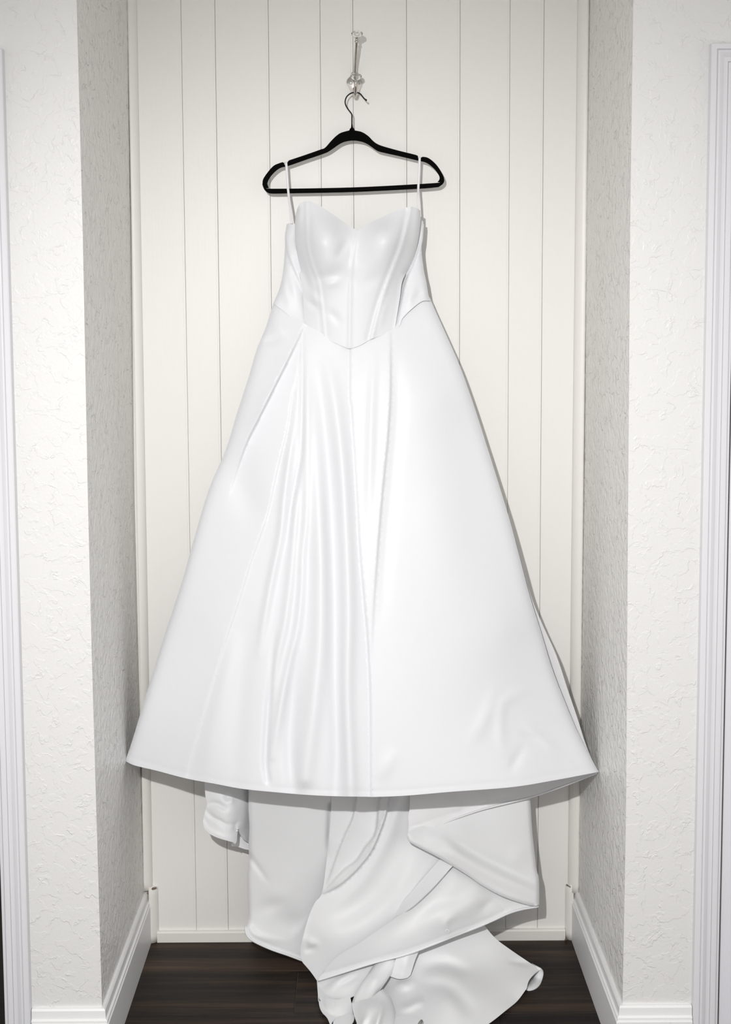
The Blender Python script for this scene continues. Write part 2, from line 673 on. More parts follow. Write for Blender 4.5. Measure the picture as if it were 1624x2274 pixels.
def quarter(name, x_in, x_out, z0, z1, dy, label, ragged=0.006, xtop=None):
    """rounded corner bead: x_in at the side wall, x_out on the boards"""
    w = abs(x_out - x_in)
    s = 1 if x_out > x_in else -1
    xt = x_in if xtop is None else xtop
    prof = [(0, 0)] + [(w * math.cos(a), -w * 0.85 * math.sin(a)) for a in np.linspace(0, math.pi / 2, 9)]
    bm = bmesh.new()
    rings = []
    for z, xx, e in ((z0, x_in, 0), (z0 + 0.02, x_in, 0), (z1 - 0.02, xt, 0), (z1, xt, 1)):
        rings.append([bm.verts.new((xx + s * p, DEPTH + 0.0005 - dy + q, z + (ragged * math.sin(9 * i + 1) if e else 0)))
                      for i, (p, q) in enumerate(prof)])
    n = len(prof)
    for a, b in zip(rings[:-1], rings[1:]):
        for i in range(n):
            f = bm.faces.new([a[i], a[(i + 1) % n], b[(i + 1) % n], b[i]])
    bm.faces.new(rings[0])
    bm.faces.new(rings[-1])
    o = bmobj(name, bm, M_BTRIM, smooth=False)
    for p in o.data.polygons:
        p.use_smooth = len(p.vertices) == 4
    return tag(o, label, 'trim', kind='structure')


zc = float(U(322, 1972, DEPTH)[2])
quarter('trim_1', float(U(322, 1972, DEPTH)[0]), float(U(339.6, 1972, DEPTH)[0]), zc, ZT, 0,
        'long rounded corner bead between left return and back boards', 0.004, float(U(286, 0, DEPTH)[0]))
quarter('trim_2', float(U(1282.6, 1975, DEPTH)[0]), float(U(1261, 1975, DEPTH)[0]), float(U(1272, 1976, DEPTH)[2]), ZT, 0,
        'long rounded corner bead between right return and back boards', 0.004, float(U(1306, 0, DEPTH)[0]))
quarter('trim_3', float(U(334.5, 2060, DEPTH)[0]), float(U(352.6, 2060, DEPTH - 0.004)[0]), 0.001, float(U(345, 1971, DEPTH - 0.01)[2]), 0.0,
        'short chipped stub of corner bead at the left end of the low strip', 0.005)
quarter('trim_4', float(U(1271.5, 2060, DEPTH)[0]), float(U(1255.5, 2060, DEPTH - 0.004)[0]), 0.001, float(U(1263, 1966, DEPTH - 0.01)[2]), 0.0,
        'short cracked stub of corner bead at the right end of the low strip', 0.005)

def crack_shade(parent, pts, d):
    """small dark sliver standing in for the shade inside an open caulk crack"""
    bm = bmesh.new()
    a = [bm.verts.new(UD(x, y, d)) for x, y in pts]
    b = [bm.verts.new(UD(x, y, d - 0.006)) for x, y in pts]
    n = len(pts)
    bm.faces.new(a)
    bm.faces.new(b[::-1])
    for i in range(n):
        bm.faces.new([a[i], a[(i + 1) % n], b[(i + 1) % n], b[i]])
    bmobj('crack_shade', bm, M_JAMB, bpy.data.objects[parent])


crack_shade('trim_3', [(336, 1974.5), (339, 1971), (346, 1970), (349, 1971.5), (345, 1974.5), (339, 1976.5)], 0.019)
crack_shade('baseboard_left', [(325, 1986), (329, 1980), (333, 1976), (332, 1982), (334, 1988), (330, 1985)], 0.010)
crack_shade('trim_4', [(1257, 1966), (1259, 1963), (1263, 1966), (1268, 1969.5), (1267, 1971), (1262, 1968)], 0.019)
crack_shade('baseboard_right', [(1273, 1986), (1276, 1980), (1281, 1978), (1283, 1982), (1279, 1984), (1275, 1991)], 0.010)
crack_shade('trim_4', [(1254, 2088), (1257, 2081), (1260, 2088)], 0.021)

CASE = [(0, 0), (0, 0.017), (0.002, 0.0185), (0.011, 0.0185), (0.0122, 0.0150), (0.0138, 0.0178), (0.017, 0.0182),
        (0.0215, 0.0158), (0.0265, 0.0125), (0.031, 0.0118), (0.0345, 0.0120), (0.0352, 0.0092), (0.0362, 0.0118),
        (0.043, 0.0112), (0.0475, 0.0104), (0.0482, 0.0070), (0.0492, 0.0100), (0.0535, 0.0085), (0.054, 0)]


def casing(name, sgn, xo, zo, label):
    """moulded door casing: upright and mitred head in one piece"""
    bm = bmesh.new()
    path = []
    rings = []
    for st in range(3):
        ring = []
        for u, t in CASE:
            if st == 0:
                v = (xo + sgn * u, -t, 0.0)
            elif st == 1:
                v = (xo + sgn * u, -t, zo - u)
            else:
                v = (sgn * 1.75, -t, zo - u)
            ring.append(bm.verts.new(v))
        rings.append(ring)
    n = len(CASE)
    for a, b in zip(rings[:-1], rings[1:]):
        for i in range(n):
            bm.faces.new([a[i], a[(i + 1) % n], b[(i + 1) % n], b[i]])
    bm.faces.new(rings[0])
    bm.faces.new(rings[-1])
    return tag(bmobj(name, bm, M_CASE), label, 'door casing', kind='structure')


casing('trim_5', -1, xl, zl, 'moulded cool white door casing at the left edge beside the dark doorway')
casing('trim_6', 1, xr, zr, 'moulded cool white door casing at the right edge around the white door')

# left doorway: jamb and an added near-black slab for the unlit space behind
bm = bmesh.new()
xa = xl - CW
add_box(bm, xa - 0.004, xa + 0.02, 0.0, FT, 0, zl - CW)
tag(bmobj('trim_7', bm, M_CASE), 'cool white jamb lining of the dark doorway at the left edge', 'door jamb', kind='structure')
bm = bmesh.new()
add_box(bm, -1.62, xa - 0.005, FT - 0.035, FT, 0.006, zl - CW - 0.005)
add_box(bm, -1.50, xa - 0.12, FT - 0.041, FT - 0.035, 0.15, 0.9)
add_box(bm, -1.50, xa - 0.12, FT - 0.041, FT - 0.035, 1.05, 1.95)
tag(bmobj('doorway_slab', bm, M_DOORWAY_DARK), 'almost black door slab standing in for the dark inside of the left doorway', 'door', kind='structure')

# right doorway: jamb, dark gap and white door slab nearly flush with the casing
xa = xr + CW
bm = bmesh.new()
add_box(bm, xa - 0.02, xa + 0.0005, 0.0, FT, 0, zr - CW)
tag(bmobj('trim_8', bm, M_JAMB), 'dark brown jamb edge beside the white door', 'door jamb', kind='structure')
bm = bmesh.new()
add_box(bm, xa + 0.0065, 1.62, 0.004, 0.040, 0.008, zr - CW - 0.006)
D2 = bevel(bmobj('door_2', bm, M_DOOR), 0.002)
tag(D2, 'cool white door slab at the right edge with a dark gap beside it', 'door', kind='structure')
bm = bmesh.new()
for z0, z1 in ((0.18, 0.95), (1.08, 1.92)):
    add_box(bm, xa + 0.13, 1.50, 0.0, 0.006, z0, z1)
P = bevel(bmobj('door_panel', bm, M_DOOR, D2), 0.003)


# ------------------------------------------------------------------ cloth builder
def tps(ctrl):
    c = np.array(ctrl, float)
    P = c[:, :2] / 500.0
    n = len(P)
    r2 = ((P[:, None] - P[None]) ** 2).sum(-1)
    K = 0.5 * r2 * np.log(r2 + 1e-12) + np.eye(n) * 1e-3
    A = np.zeros((n + 3, n + 3))
    A[:n, :n] = K
    A[:n, n] = 1
    A[:n, n + 1:] = P
    A[n:, :n] = A[:n, n:].T
    w = np.linalg.solve(A, np.concatenate([c[:, 2], [0, 0, 0]]))

    def f(q):
        q = q / 500.0
        r2 = ((q[:, None] - P[None]) ** 2).sum(-1)
        return (0.5 * r2 * np.log(r2 + 1e-12)) @ w[:n] + w[n] + q @ w[n + 1:]
    return f


def linedist(Q, line, tap):
    """distance, side (+ right of a line running down), strength along the line"""
    best = np.full(len(Q), 1e9)
    sg = np.zeros(len(Q))
    am = np.zeros(len(Q))
    L = np.array(line, float)
    for i in range(len(L) - 1):
        a, b = L[i], L[i + 1]
        ab = b - a
        t = np.clip(((Q - a) @ ab) / (ab @ ab + 1e-9), 0, 1)
        c = a + t[:, None] * ab
        d = np.hypot(*(Q - c).T)
        k = d < best - 1e-9
        best[k] = d[k]
        cross = ab[0] * (Q[:, 1] - a[1]) - ab[1] * (Q[:, 0] - a[0])
        sg[k] = -np.sign(cross[k])
        am[k] = (tap[i] + (tap[i + 1] - tap[i]) * t)[k]
    return best, sg, am


def smooth_line(line, tap=None):
    if tap is None:
        tap = [1.0] * len(line)
    q = cr([(x, y, t * 1.0) for (x, y), t in zip(line, tap)], 6)
    return [(a[0], a[1]) for a in q], [max(0.0, a[2]) for a in q]


def inside(Q, poly):
    p = np.array(poly)
    c = np.zeros(len(Q), bool)
    j = len(p) - 1
    for i in range(len(p)):
        a, b = p[i], p[j]
        if a[1] != b[1]:
            k = ((a[1] > Q[:, 1]) != (b[1] > Q[:, 1])) & (Q[:, 0] < (b[0] - a[0]) * (Q[:, 1] - a[1]) / (b[1] - a[1]) + a[0])
            c ^= k
        j = i
    return c


def cloth(name, segs, ctrl, folds=(), mat=None, parent=None, step=5.0, thick=0.0025, rnd=None, lift=0.004, keep=False):
    """sheet of fabric: outline and folds measured on the dress, every point at its own distance from the wall"""
    ol = []
    for s in segs:
        q = cr(s, step * 0.8)
        ol += q[:-1]
    if np.hypot(ol[0][0] - segs[-1][-1][0], ol[0][1] - segs[-1][-1][1]) > 0.5:
        ol.append(segs[-1][-1])
    P = np.array(ol)
    lo, hi = P.min(0), P.max(0)
    gx = np.arange(lo[0], hi[0], step)
    gy = np.arange(lo[1], hi[1], step * 0.866)
    G = np.array([(x + (step / 2 if j % 2 else 0), y) for j, y in enumerate(gy) for x in gx])
    lines = []
    extra = []
    cons = []
    for f in folds:
        ln, tp = smooth_line(f['l'], f.get('t'))
        lines.append((ln, tp))
        if f['k'] == 'step' or f['w'] < 6:
            L = np.array(ln)
            T = np.gradient(L, axis=0)
            T /= np.hypot(*T.T)[:, None] + 1e-9
            N = np.stack([T[:, 1], -T[:, 0]], 1)
            offs = (-2.5, 0.0, 2.5) if f['k'] == 'step' else (-3, 0, 3)
            for o in offs:
                if f['k'] == 'step':
                    cons.append((sum(len(e) for e in extra), len(L)))
                extra.append(L + N * o)
    G = G[inside(G, ol)]
    d0, _, _ = linedist(G, ol + [ol[0]], [1] * (len(ol) + 1))
    G = G[d0 > step * 0.45]
    if extra:
        E = np.vstack(extra)
        ok = inside(E, ol)
        d0, _, _ = linedist(E, ol + [ol[0]], [1] * (len(ol) + 1))
        ok &= d0 > 1.0
        newid = np.cumsum(ok) - 1
        cedge = [(int(newid[i]), int(newid[i + 1])) for a, k in cons for i in range(a, a + k - 1) if ok[i] and ok[i + 1]]
        E = E[ok]
        if len(E):
            keepm = np.ones(len(G), bool)
            for i in range(0, len(E), 200):
                ch = E[i:i + 200]
                near = (G[:, 0] > ch[:, 0].min() - 4) & (G[:, 0] < ch[:, 0].max() + 4) & (G[:, 1] > ch[:, 1].min() - 4) & (G[:, 1] < ch[:, 1].max() + 4)
                ix = np.where(near)[0]
                if len(ix):
                    dd = ((G[ix][:, None] - ch[None]) ** 2).sum(-1).min(1)
                    keepm[ix[dd < 5.0]] = False
            base = len(P) + int(keepm.sum())
            cedge = [(a + base, b + base) for a, b in cedge]
            G = np.vstack([G[keepm], E])
    pts = np.vstack([P, G])
    n = len(P)
    r = geometry.delaunay_2d_cdt([Vector((float(a), float(b))) for a, b in pts], [(i, (i + 1) % n) for i in range(n)] + (cedge if extra else []), [], 1, 1e-4)
    Q = np.array([(v[0], v[1]) for v in r[0]])
    faces = r[2]
    d = tps(ctrl)(Q)
    for f, (ln, tp) in zip(folds, lines):
        ds, sg, am = linedist(Q, ln, tp)
        if f['k'] == 'ridge':
            d += f['a'] * am * np.exp(-(ds / f['w']) ** 2)
        else:
            s = ds * sg * f.get('side', 1)
            ramp = np.clip((s + 2.4) / 4.8, 0, 1)
            ramp = ramp * ramp * (3 - 2 * ramp)
            d += f['a'] * am * ramp * np.exp(-np.maximum(s, 0) / f['w'])
    if rnd:
        for line, w, dr in rnd:
            ds, _, _ = linedist(Q, cr(line, 6), [1] * len(cr(line, 6)))
            t = np.clip(1 - ds / w, 0, 1)
            d -= dr * (1 - np.sqrt(1 - np.minimum(t, 0.995) ** 2))
    v = RT[None] * ((Q[:, 0] - CX) / F)[:, None] + DN[None] * ((Q[:, 1] - CY) / F)[:, None] + FW[None]
    tf = -CAM[2] / np.minimum(v[:, 2], -1e-6)
    dfl = DEPTH - (CAM[1] + v[:, 1] * tf)
    dfl[v[:, 2] > -0.05] = -9
    d = np.maximum(d, dfl + lift * 3.0)
    d = np.maximum(d, 0.006)
    X = CAM[None] + v * ((DEPTH - d - CAM[1]) / v[:, 1])[:, None]
    me = bpy.data.meshes.new(name)
    me.from_pydata(X.tolist(), [], [list(f) for f in faces])
    me.update()
    if sum(p.normal.y * p.area for p in me.polygons) > 0:
        me.flip_normals()
    me.polygons.foreach_set('use_smooth', [True] * len(me.polygons))
    o = link(name, me, mat)
    if parent:
        adopt(o, parent)
    so = o.modifiers.new('thickness', 'SOLIDIFY')
    so.thickness = thick
    so.offset = -1
    so.use_rim = False
    o['_'] = 0
    del o['_']
    fn = tps(ctrl)
    return o


def rg(l, a, w, t=None):
    return dict(k='ridge', l=l, a=a, w=w, t=t)


def stp(l, a, w, side, t=None):
    return dict(k='step', l=l, a=a, w=w, side=side, t=t)


def hemtube(name, pts, d, r, mat, parent):
    """rolled edge along a hem: pts in the photograph, d list of distances from the wall"""
    q = cr([(x, y, dd * 1000) for (x, y), dd in zip(pts, d)], 6)
    P = []
    for x, y, dd in q:
        dd = dd / 1000
        dd = max(dd, floor_d(x, y) + 0.006) if y > 2000 else dd
        P.append(UD(x, y, dd))
    o = tube(name, P, r, mat, None, 8)
    adopt(o, parent)
    return o


# ------------------------------------------------------------------ the wedding dress
DRESS = empty('wedding_dress', UD(790, 2090, 0.12))
tag(DRESS, 'strapless white satin wedding dress with full skirt and train hanging in the alcove', 'dress')

WAIST = [(608.5, 670), (631.7, 690), (657.6, 710), (681, 725), (709, 741), (735, 754), (766, 768), (778, 771), (800, 764.5), (823, 751.6),
         (851.5, 741), (875, 731), (895.5, 702.5), (916, 682), (938, 666), (955, 661)]
RIGHT_EDGE = [(955, 661), (965, 685), (993, 747), (1019, 806), (1039, 860), (1061, 925), (1078, 979), (1091, 1020), (1128, 1140), (1152, 1228),
              (1175, 1316), (1201, 1400), (1226, 1482), (1253, 1553), (1285, 1628), (1324, 1703), (1331, 1714)]
HEM_R = [(1331, 1714), (1230, 1733), (1136, 1748), (1000, 1758.5), (900, 1767), (824, 1770)]
HEM_L = [(823, 1769.5), (740, 1768), (680, 1765), (620, 1760), (540, 1752), (480, 1741), (415, 1729), (350, 1712), (300, 1700), (280, 1691)]
LEFT_EDGE = [(280, 1691), (281, 1682), (293, 1647), (326.5, 1536), (363, 1418), (404, 1292), (459.5, 1100), (501, 1000), (526, 919), (553, 835),
             (570, 777), (590, 728), (601, 693), (608.5, 670)]
UPW = [(x, y - 4) for x, y in WAIST]
UPW[0], UPW[-1] = WAIST[0], WAIST[-1]

sk_ctrl = [(608, 672, .105), (655, 705, .122), (700, 735, .138), (778, 772, .150), (850, 742, .140), (890, 712, .126), (955, 664, .108),
           (526, 919, .140), (600, 900, .160), (700, 900, .176), (800, 900, .180), (900, 900, .174), (980, 880, .158), (1061, 925, .135),
           (445, 1150, .160), (540, 1150, .190), (660, 1150, .220), (800, 1150, .230), (960, 1150, .220), (1070, 1150, .188), (1128, 1140, .165),
           (370, 1400, .178), (480, 1400, .225), (640, 1400, .268), (800, 1400, .284), (980, 1400, .275), (1120, 1400, .238), (1196, 1410, .195),
           (282, 1690, .200), (400, 1715, .245), (480, 1735, .285), (560, 1745, .320), (700, 1755, .345), (823, 1765, .358), (980, 1750, .355), (1160, 1730, .318),
           (1328, 1712, .250), (300, 1600, .198), (1250, 1600, .228)]
sk_folds = [
    # left outer flap lying over the pleats
    stp([(673, 730), (640, 800), (600, 880), (575, 930), (548, 985), (525, 1050), (508, 1110)], .022, 46, -1, [.15, .6, 1, .95, .6, .2, 0]),
    # seam of the left flat panel
    stp([(674, 735), (658, 836), (649, 877), (638, 953), (627, 1000), (614, 1053), (593, 1147), (560, 1241), (533, 1329), (489, 1462), (459, 1562),
         (422, 1691), (413, 1730)], .0042, 46, -1, [0, .4, .7, .9, 1, 1, 1, 1, 1, .9, .8, .8, .8]),
    # gathers fanning from the left waist point
    rg([(672, 740), (672, 900), (669, 1000), (660, 1060), (648, 1120), (642, 1170), (638, 1230)], -.007, 5, [.2, .8, 1, 1, .9, .5, 0]),
    rg([(668, 780), (655, 930), (642, 1020), (631, 1105), (623, 1188), (602, 1293), (587, 1377), (572, 1470)], .009, 9, [0, .5, 1, 1, 1, 1, .8, 0]),
    rg([(676, 830), (668, 1040), (658, 1130), (650, 1230), (642, 1314), (630, 1398), (612, 1480), (600, 1560)], .009, 10, [0, .7, 1, 1, 1, 1, .7, 0]),
    rg([(680, 780), (682, 980), (679, 1146), (672, 1230), (669, 1314), (660, 1398), (645, 1460), (622, 1580), (606, 1680)], .009, 9,
       [0, .7, 1, 1, 1, 1, 1, .9, .3]),
    rg([(612, 1395), (602, 1500), (594, 1600), (590, 1690), (595, 1735)], -.009, 6, [0, .7, 1, 1, .6]),
    rg([(690, 800), (702, 1000), (712, 1209), (713, 1314), (710, 1432), (696, 1580), (677, 1728)], .015, 20, [0, .5, 1, 1, 1, 1, .7]),
    rg([(700, 780), (725, 1000), (736, 1167), (742, 1314), (745, 1450), (751, 1654), (745, 1765)], -.012, 16, [0, .6, 1, 1, 1, 1, .5]),
    rg([(660, 1440), (650, 1560), (645, 1660), (655, 1765)], -.012, 16, [0, 1, 1, .6]),
    rg([(726, 790), (745, 900), (760, 1030), (769, 1188), (774, 1359), (770, 1543), (778, 1728), (780, 1768)], .014, 16, [0, .6, 1, 1, 1, 1, 1, .8]),
    rg([(530, 1400), (505, 1500), (470, 1640), (455, 1720)], .006, 22, [0, 1, 1, .4]),
    rg([(560, 1330), (540, 1480), (530, 1600), (520, 1745)], -.006, 24, [0, 1, 1, .4]),
    # centre seam drawn in beside the right panel
    stp([(778, 774), (778, 880), (781, 905), (787, 1000), (793, 1100), (798, 1200), (806, 1300), (815, 1400), (821, 1500), (823, 1600), (823.4, 1769)],
        -.0105, 20, -1, [.35, .4, .45, .5, .6, .75, 1, 1, 1, .8, .6]),
    # right pleat edge
    stp([(868, 742), (868, 790), (868, 860), (866, 910), (861, 985), (857, 1021), (847, 1126), (838, 1241), (830, 1356), (825, 1470)],
        .008, 22, -1, [.2, .5, .9, 1, 1, 1, 1, .8, .4, 0]),
    rg([(880, 760), (884, 900), (872, 1060), (858, 1220), (846, 1400)], -.004, 14, [0, 1, 1, 1, 0]),
    rg([(832, 770), (826, 900), (822, 1040), (818, 1180)], .005, 10, [0, 1, 1, 0]),
    # soft swell of the right panel, creases near its hem
    rg([(905, 740), (940, 900), (985, 1150), (1010, 1400)], .006, 60, [0, 1, 1, 0]),
    rg([(1105, 1510), (1080, 1590), (1040, 1660)], .004, 16, [0, 1, 0]),
    rg([(1180, 1530), (1120, 1560), (1112, 1620), (1120, 1690)], .0035, 13, [0, 1, 1, 0]),
    rg([(1160, 1600), (1200, 1640), (1250, 1680)], .0035, 10, [0, 1, 0]),
    rg([(1170, 1650), (1145, 1690), (1130, 1720)], -.004, 11, [0, 1, 0]),
    rg([(1220, 1660), (1190, 1640), (1150, 1632)], -.003, 9, [0, 1, 0]),
    rg([(880, 1660), (860, 1700), (845, 1740)], .003, 16, [0, 1, 0]),
    rg([(640, 745), (600, 757), (585, 759)], -.005, 9, [0, 1, 0]),
    rg([(605, 690), (622, 730), (635, 760)], .004, 14, [0, 1, 0]),
    rg([(560, 990), (540, 1060), (555, 1120), (590, 1160)], -.007, 34, [0, 1, 1, 0]),
    # stitching line along the hem
    rg([(283, 1679), (350, 1700), (415, 1717), (540, 1740), (680, 1753), (820, 1757)], -.0006, 5),
    rg([(826, 1757), (900, 1754), (1000, 1746), (1136, 1735), (1230, 1720), (1320, 1703)], -.0006, 5),
]
SKIRT = cloth('skirt', [UPW, RIGHT_EDGE, HEM_R, HEM_L, LEFT_EDGE], sk_ctrl, sk_folds, M_SATIN, DRESS, 5.0,
              rnd=[(RIGHT_EDGE, 24, .013), (LEFT_EDGE, 24, .015)])

# the back of the skirt, its hem showing below the front one on the right
BK_R = [(953, 664), (963, 686), (991, 748), (1017, 807), (1037, 861), (1059, 926), (1076, 980), (1089, 1021), (1127, 1141), (1153, 1228), (1178, 1320),
        (1203, 1384), (1235, 1455), (1260, 1530), (1282, 1595), (1303, 1660), (1329, 1716)]
BK_H = [(1329, 1716), (1250, 1746), (1180, 1770), (1100, 1790), (1060, 1801), (1000, 1821), (950, 1841), (906, 1858)]
BK_HL = [(911, 1764), (700, 1748), (415, 1712), (287, 1686)]
BK_L = [(287, 1686), (298, 1647), (331, 1536), (368, 1418), (409, 1292), (464, 1100), (506, 1000), (531, 919), (558, 835), (575, 777), (595, 728),
        (606, 697), (612, 674)]
BK_W = [(612, 674), (657, 702), (709, 730), (778, 748), (851, 730), (895, 694), (938, 664), (953, 664)]
bk_ctrl = [(612, 674, .085), (778, 748, .05), (953, 664, .09), (531, 919, .115), (780, 900, .05), (1059, 926, .11), (464, 1100, .13), (780, 1150, .05),
           (1120, 1141, .135), (409, 1292, .14), (1178, 1320, .15), (368, 1418, .145), (1203, 1384, .155), (780, 1400, .055), (300, 1647, .17), (1290, 1640, .19),
           (1329, 1716, .225), (287, 1686, .18), (500, 1600, .09), (1100, 1600, .10), (780, 1680, .07), (415, 1712, .12), (1180, 1765, .150),
           (1060, 1801, .150), (906, 1858, .185), (920, 1775, .17), (1000, 1821, .165), (1250, 1744, .19)]
bk_folds = [rg([(1329, 1706), (1250, 1731), (1180, 1755), (1100, 1776), (1000, 1807), (910, 1838)], -.0015, 4),
            rg([(980, 1770), (1010, 1790), (1020, 1806)], .004, 10, [0, 1, 0]),
            rg([(1060, 1770), (1085, 1780), (1070, 1790)], .004, 7, [0, 1, 0])]
SKB = cloth('skirt_back', [BK_R, BK_H, [(906, 1858), (908, 1830), (907, 1812), (910, 1795), (911, 1764)], BK_HL, BK_L, BK_W], bk_ctrl, bk_folds, M_LINING, None, 9.0)
adopt(SKB, SKIRT)
SKB.matrix_parent_inverse = Matrix.Identity(4)

# ---- bodice
BFRONT_TOP = [(660, 464), (666, 452), (679.6, 447), (691, 447)]
BFT2 = [(691, 447), (714.5, 459), (750, 483), (792, 512)]
BFT3 = [(792, 512), (820, 496), (851.5, 481), (890, 464), (913.6, 458.5)]
BFT4 = [(913.6, 458.5), (926, 462), (934, 468)]
BFR = [(934, 468), (934, 495), (927, 544), (914, 585), (902, 607), (893, 628), (888, 665), (877, 731)]
BFB = [(877, 731), (851.5, 743.5), (823, 754), (800, 767), (778, 774), (766, 771), (735, 757), (709, 744), (676, 727)]
BFL = [(676, 727), (675, 690), (672, 640), (665, 601), (658, 556), (655, 523), (656, 485), (660, 464)]
bf_ctrl = [(660, 464, .128), (680, 447, .135), (714, 459, .142), (750, 483, .147), (792, 512, .146), (851, 481, .146), (890, 464, .140), (914, 459, .136),
           (934, 470, .128), (655, 523, .118), (665, 601, .112), (672, 650, .115), (676, 727, .128), (933, 500, .122), (922, 556, .114), (893, 628, .118),
           (888, 665, .120), (877, 731, .132),
           (715, 540, .192), (735, 520, .186), (700, 500, .166), (860, 535, .192), (885, 510, .166), (840, 520, .184), (728, 580, .182), (850, 575, .180),
           (690, 560, .160), (890, 560, .152), (783, 560, .158), (778, 620, .156), (720, 625, .158), (845, 625, .160), (776, 690, .154), (720, 690, .146),
           (835, 690, .148), (776, 772, .1530), (720, 745, .142), (840, 745, .144)]
bf_folds = [
    rg([(680, 450), (681, 497), (682, 536), (691, 580), (707, 627), (714.5, 678), (721, 748)], .0035, 4),
    rg([(680, 450), (681, 497), (682, 536), (691, 580), (707, 627), (714.5, 678), (721, 748)], -.003, 9),
    rg([(792, 513), (787, 549), (780, 601), (778, 653), (776.5, 771)], .0028, 4),
    rg([(912, 460), (896, 536), (877, 588), (857, 640), (841, 691), (826, 751)], .0035, 5),
    rg([(904, 470), (888, 536), (869, 588), (849, 640), (833, 691), (818, 751)], -.003, 6),
    rg([(894, 622), (888, 666), (879, 728)], .0025, 4),
    rg([(775, 525), (762, 550), (745, 580)], -.005, 9, [0, 1, 0]),
    rg([(690, 600), (712, 618), (740, 612), (765, 590)], -.006, 16, [0, 1, 1, 0]),
    rg([(715, 635), (735, 628), (760, 622)], .005, 10, [0, 1, 0]),
    rg([(860, 600), (830, 620), (805, 618)], -.004, 20, [0, 1, 0]),
    rg([(683, 650), (700, 660), (712, 680)], .004, 8, [0, 1, 0]),
    rg([(680, 668), (698, 680), (710, 694)], -.004, 7, [0, 1, 0]),
    rg([(724, 690), (740, 700), (760, 725)], -.003, 9, [0, 1, 0]),
    rg([(660, 480), (664, 560), (680, 620), (700, 660)], -.005, 9, [0, 1, 1, 0]),
    rg([(863, 660), (850, 700), (842, 735)], .003, 7, [0, 1, 0]),
]
BOD = cloth('bodice', [BFRONT_TOP, BFT2, BFT3, BFT4, BFR, BFB, BFL], bf_ctrl, bf_folds, M_SATIN, DRESS, 3.6, thick=0.0015,
            rnd=[(BFR[:5], 14, .016), (BFL[3:], 12, .014)])

# side and back panels of the bodice
BB = [[(637, 497.6), (643, 495.5), (650, 495), (662, 500)], [(662, 500), (720, 520), (790, 540), (870, 520), (928, 492)], [(928, 492), (938, 491), (942, 500)],
      [(942, 500), (939.5, 531), (936.5, 555), (942, 601), (947, 625), (952, 655), (957, 668)],
      [(957, 668), (938, 669), (916, 685), (895, 706), (875, 733), (778, 755), (681, 727), (657, 712), (631.7, 692), (607, 674)],
      [(607, 674), (621, 640), (629, 601), (633, 549), (633, 523), (637, 497.6)]]
bb_ctrl = [(637, 498, .088), (650, 495, .095), (720, 520, .06), (790, 540, .05), (870, 520, .06), (928, 492, .095), (942, 500, .088), (936, 555, .096),
           (942, 601, .100), (957, 668, .112), (938, 669, .118), (895, 706, .128), (875, 733, .130), (778, 755, .10), (681, 727, .130), (657, 712, .124),
           (607, 674, .110), (621, 640, .102), (633, 549, .094), (655, 560, .104), (660, 640, .112), (915, 600, .104), (905, 650, .112), (780, 640, .05)]
bb_folds = [
    stp([(635, 528), (641, 566), (656, 604), (668, 632), (676, 660)], .005, 22, 1, [.3, 1, 1, .8, 0]),
    rg([(628, 610), (634, 650), (650, 690)], .004, 9, [0, 1, 0]),
    rg([(640, 590), (652, 640), (664, 690)], .003, 9, [0, 1, 0]),
    stp([(938, 505), (932, 548), (917, 590), (900, 628), (892, 665), (882, 722)], .006, 26, 1, [.6, 1, 1, 1, .8, .2]),
    rg([(925, 620), (912, 660), (903, 690)], .003, 9, [0, 1, 0]),
    rg([(940, 640), (930, 655), (915, 672)], -.003, 7, [0, 1, 0]),
]
BDB = cloth('bodice_side_panels', BB, bb_ctrl, bb_folds, M_SATIN, None, 4.5, rnd=[(BB[3], 14, .012), (BB[5], 14, .012)])
adopt(BDB, BOD)
BDB.matrix_parent_inverse = Matrix.Identity(4)


def sub(o, parent):
    """second level: the parent's mesh already sits in world space"""
    o.parent = parent
    o.matrix_parent_inverse = Matrix.Identity(4)
    wm = Matrix.Translation(DRESS.location)
    return o


# hanger loops of ribbon
def ribbon(name, pts, w, parent):
    q = cr([(x, y, d * 1000) for x, y, d in pts], 8)
    vs, fs = [], []
    for x, y, d in q:
        c = UD(x, y, d / 1000)
        vs += [c + np.array([-w / 2, 0, 0]), c + np.array([w / 2, -0.0006, 0])]
    for i in range(len(q) - 1):
        a = 2 * i
        fs.append((a, a + 1, a + 3, a + 2))
    o = mesh(name, vs, fs, M_RIBBON, None, True)
    so = o.modifiers.new('thickness', 'SOLIDIFY')
    so.thickness = 0.0009
    adopt(o, parent)
    return o


HD = 0.047                                   # distance of the hanger from the boards
ribbon('hanger_loop', [(635.5, 372, HD - .006), (634.5, 362, HD - .002), (635.3, 360.5, HD + .004), (636.5, 370, HD + .0055), (640, 420, HD + .0065), (645, 465, .080), (648, 497, .0965)], 0.0056, DRESS)
ribbon('hanger_loop', [(931.5, 365, HD - .006), (931.8, 352, HD - .002), (932.3, 349.5, HD + .004), (932, 360, HD + .0055), (929.5, 415, HD + .0065), (929, 440, .075), (930, 500, .10)], 0.0054, DRESS)

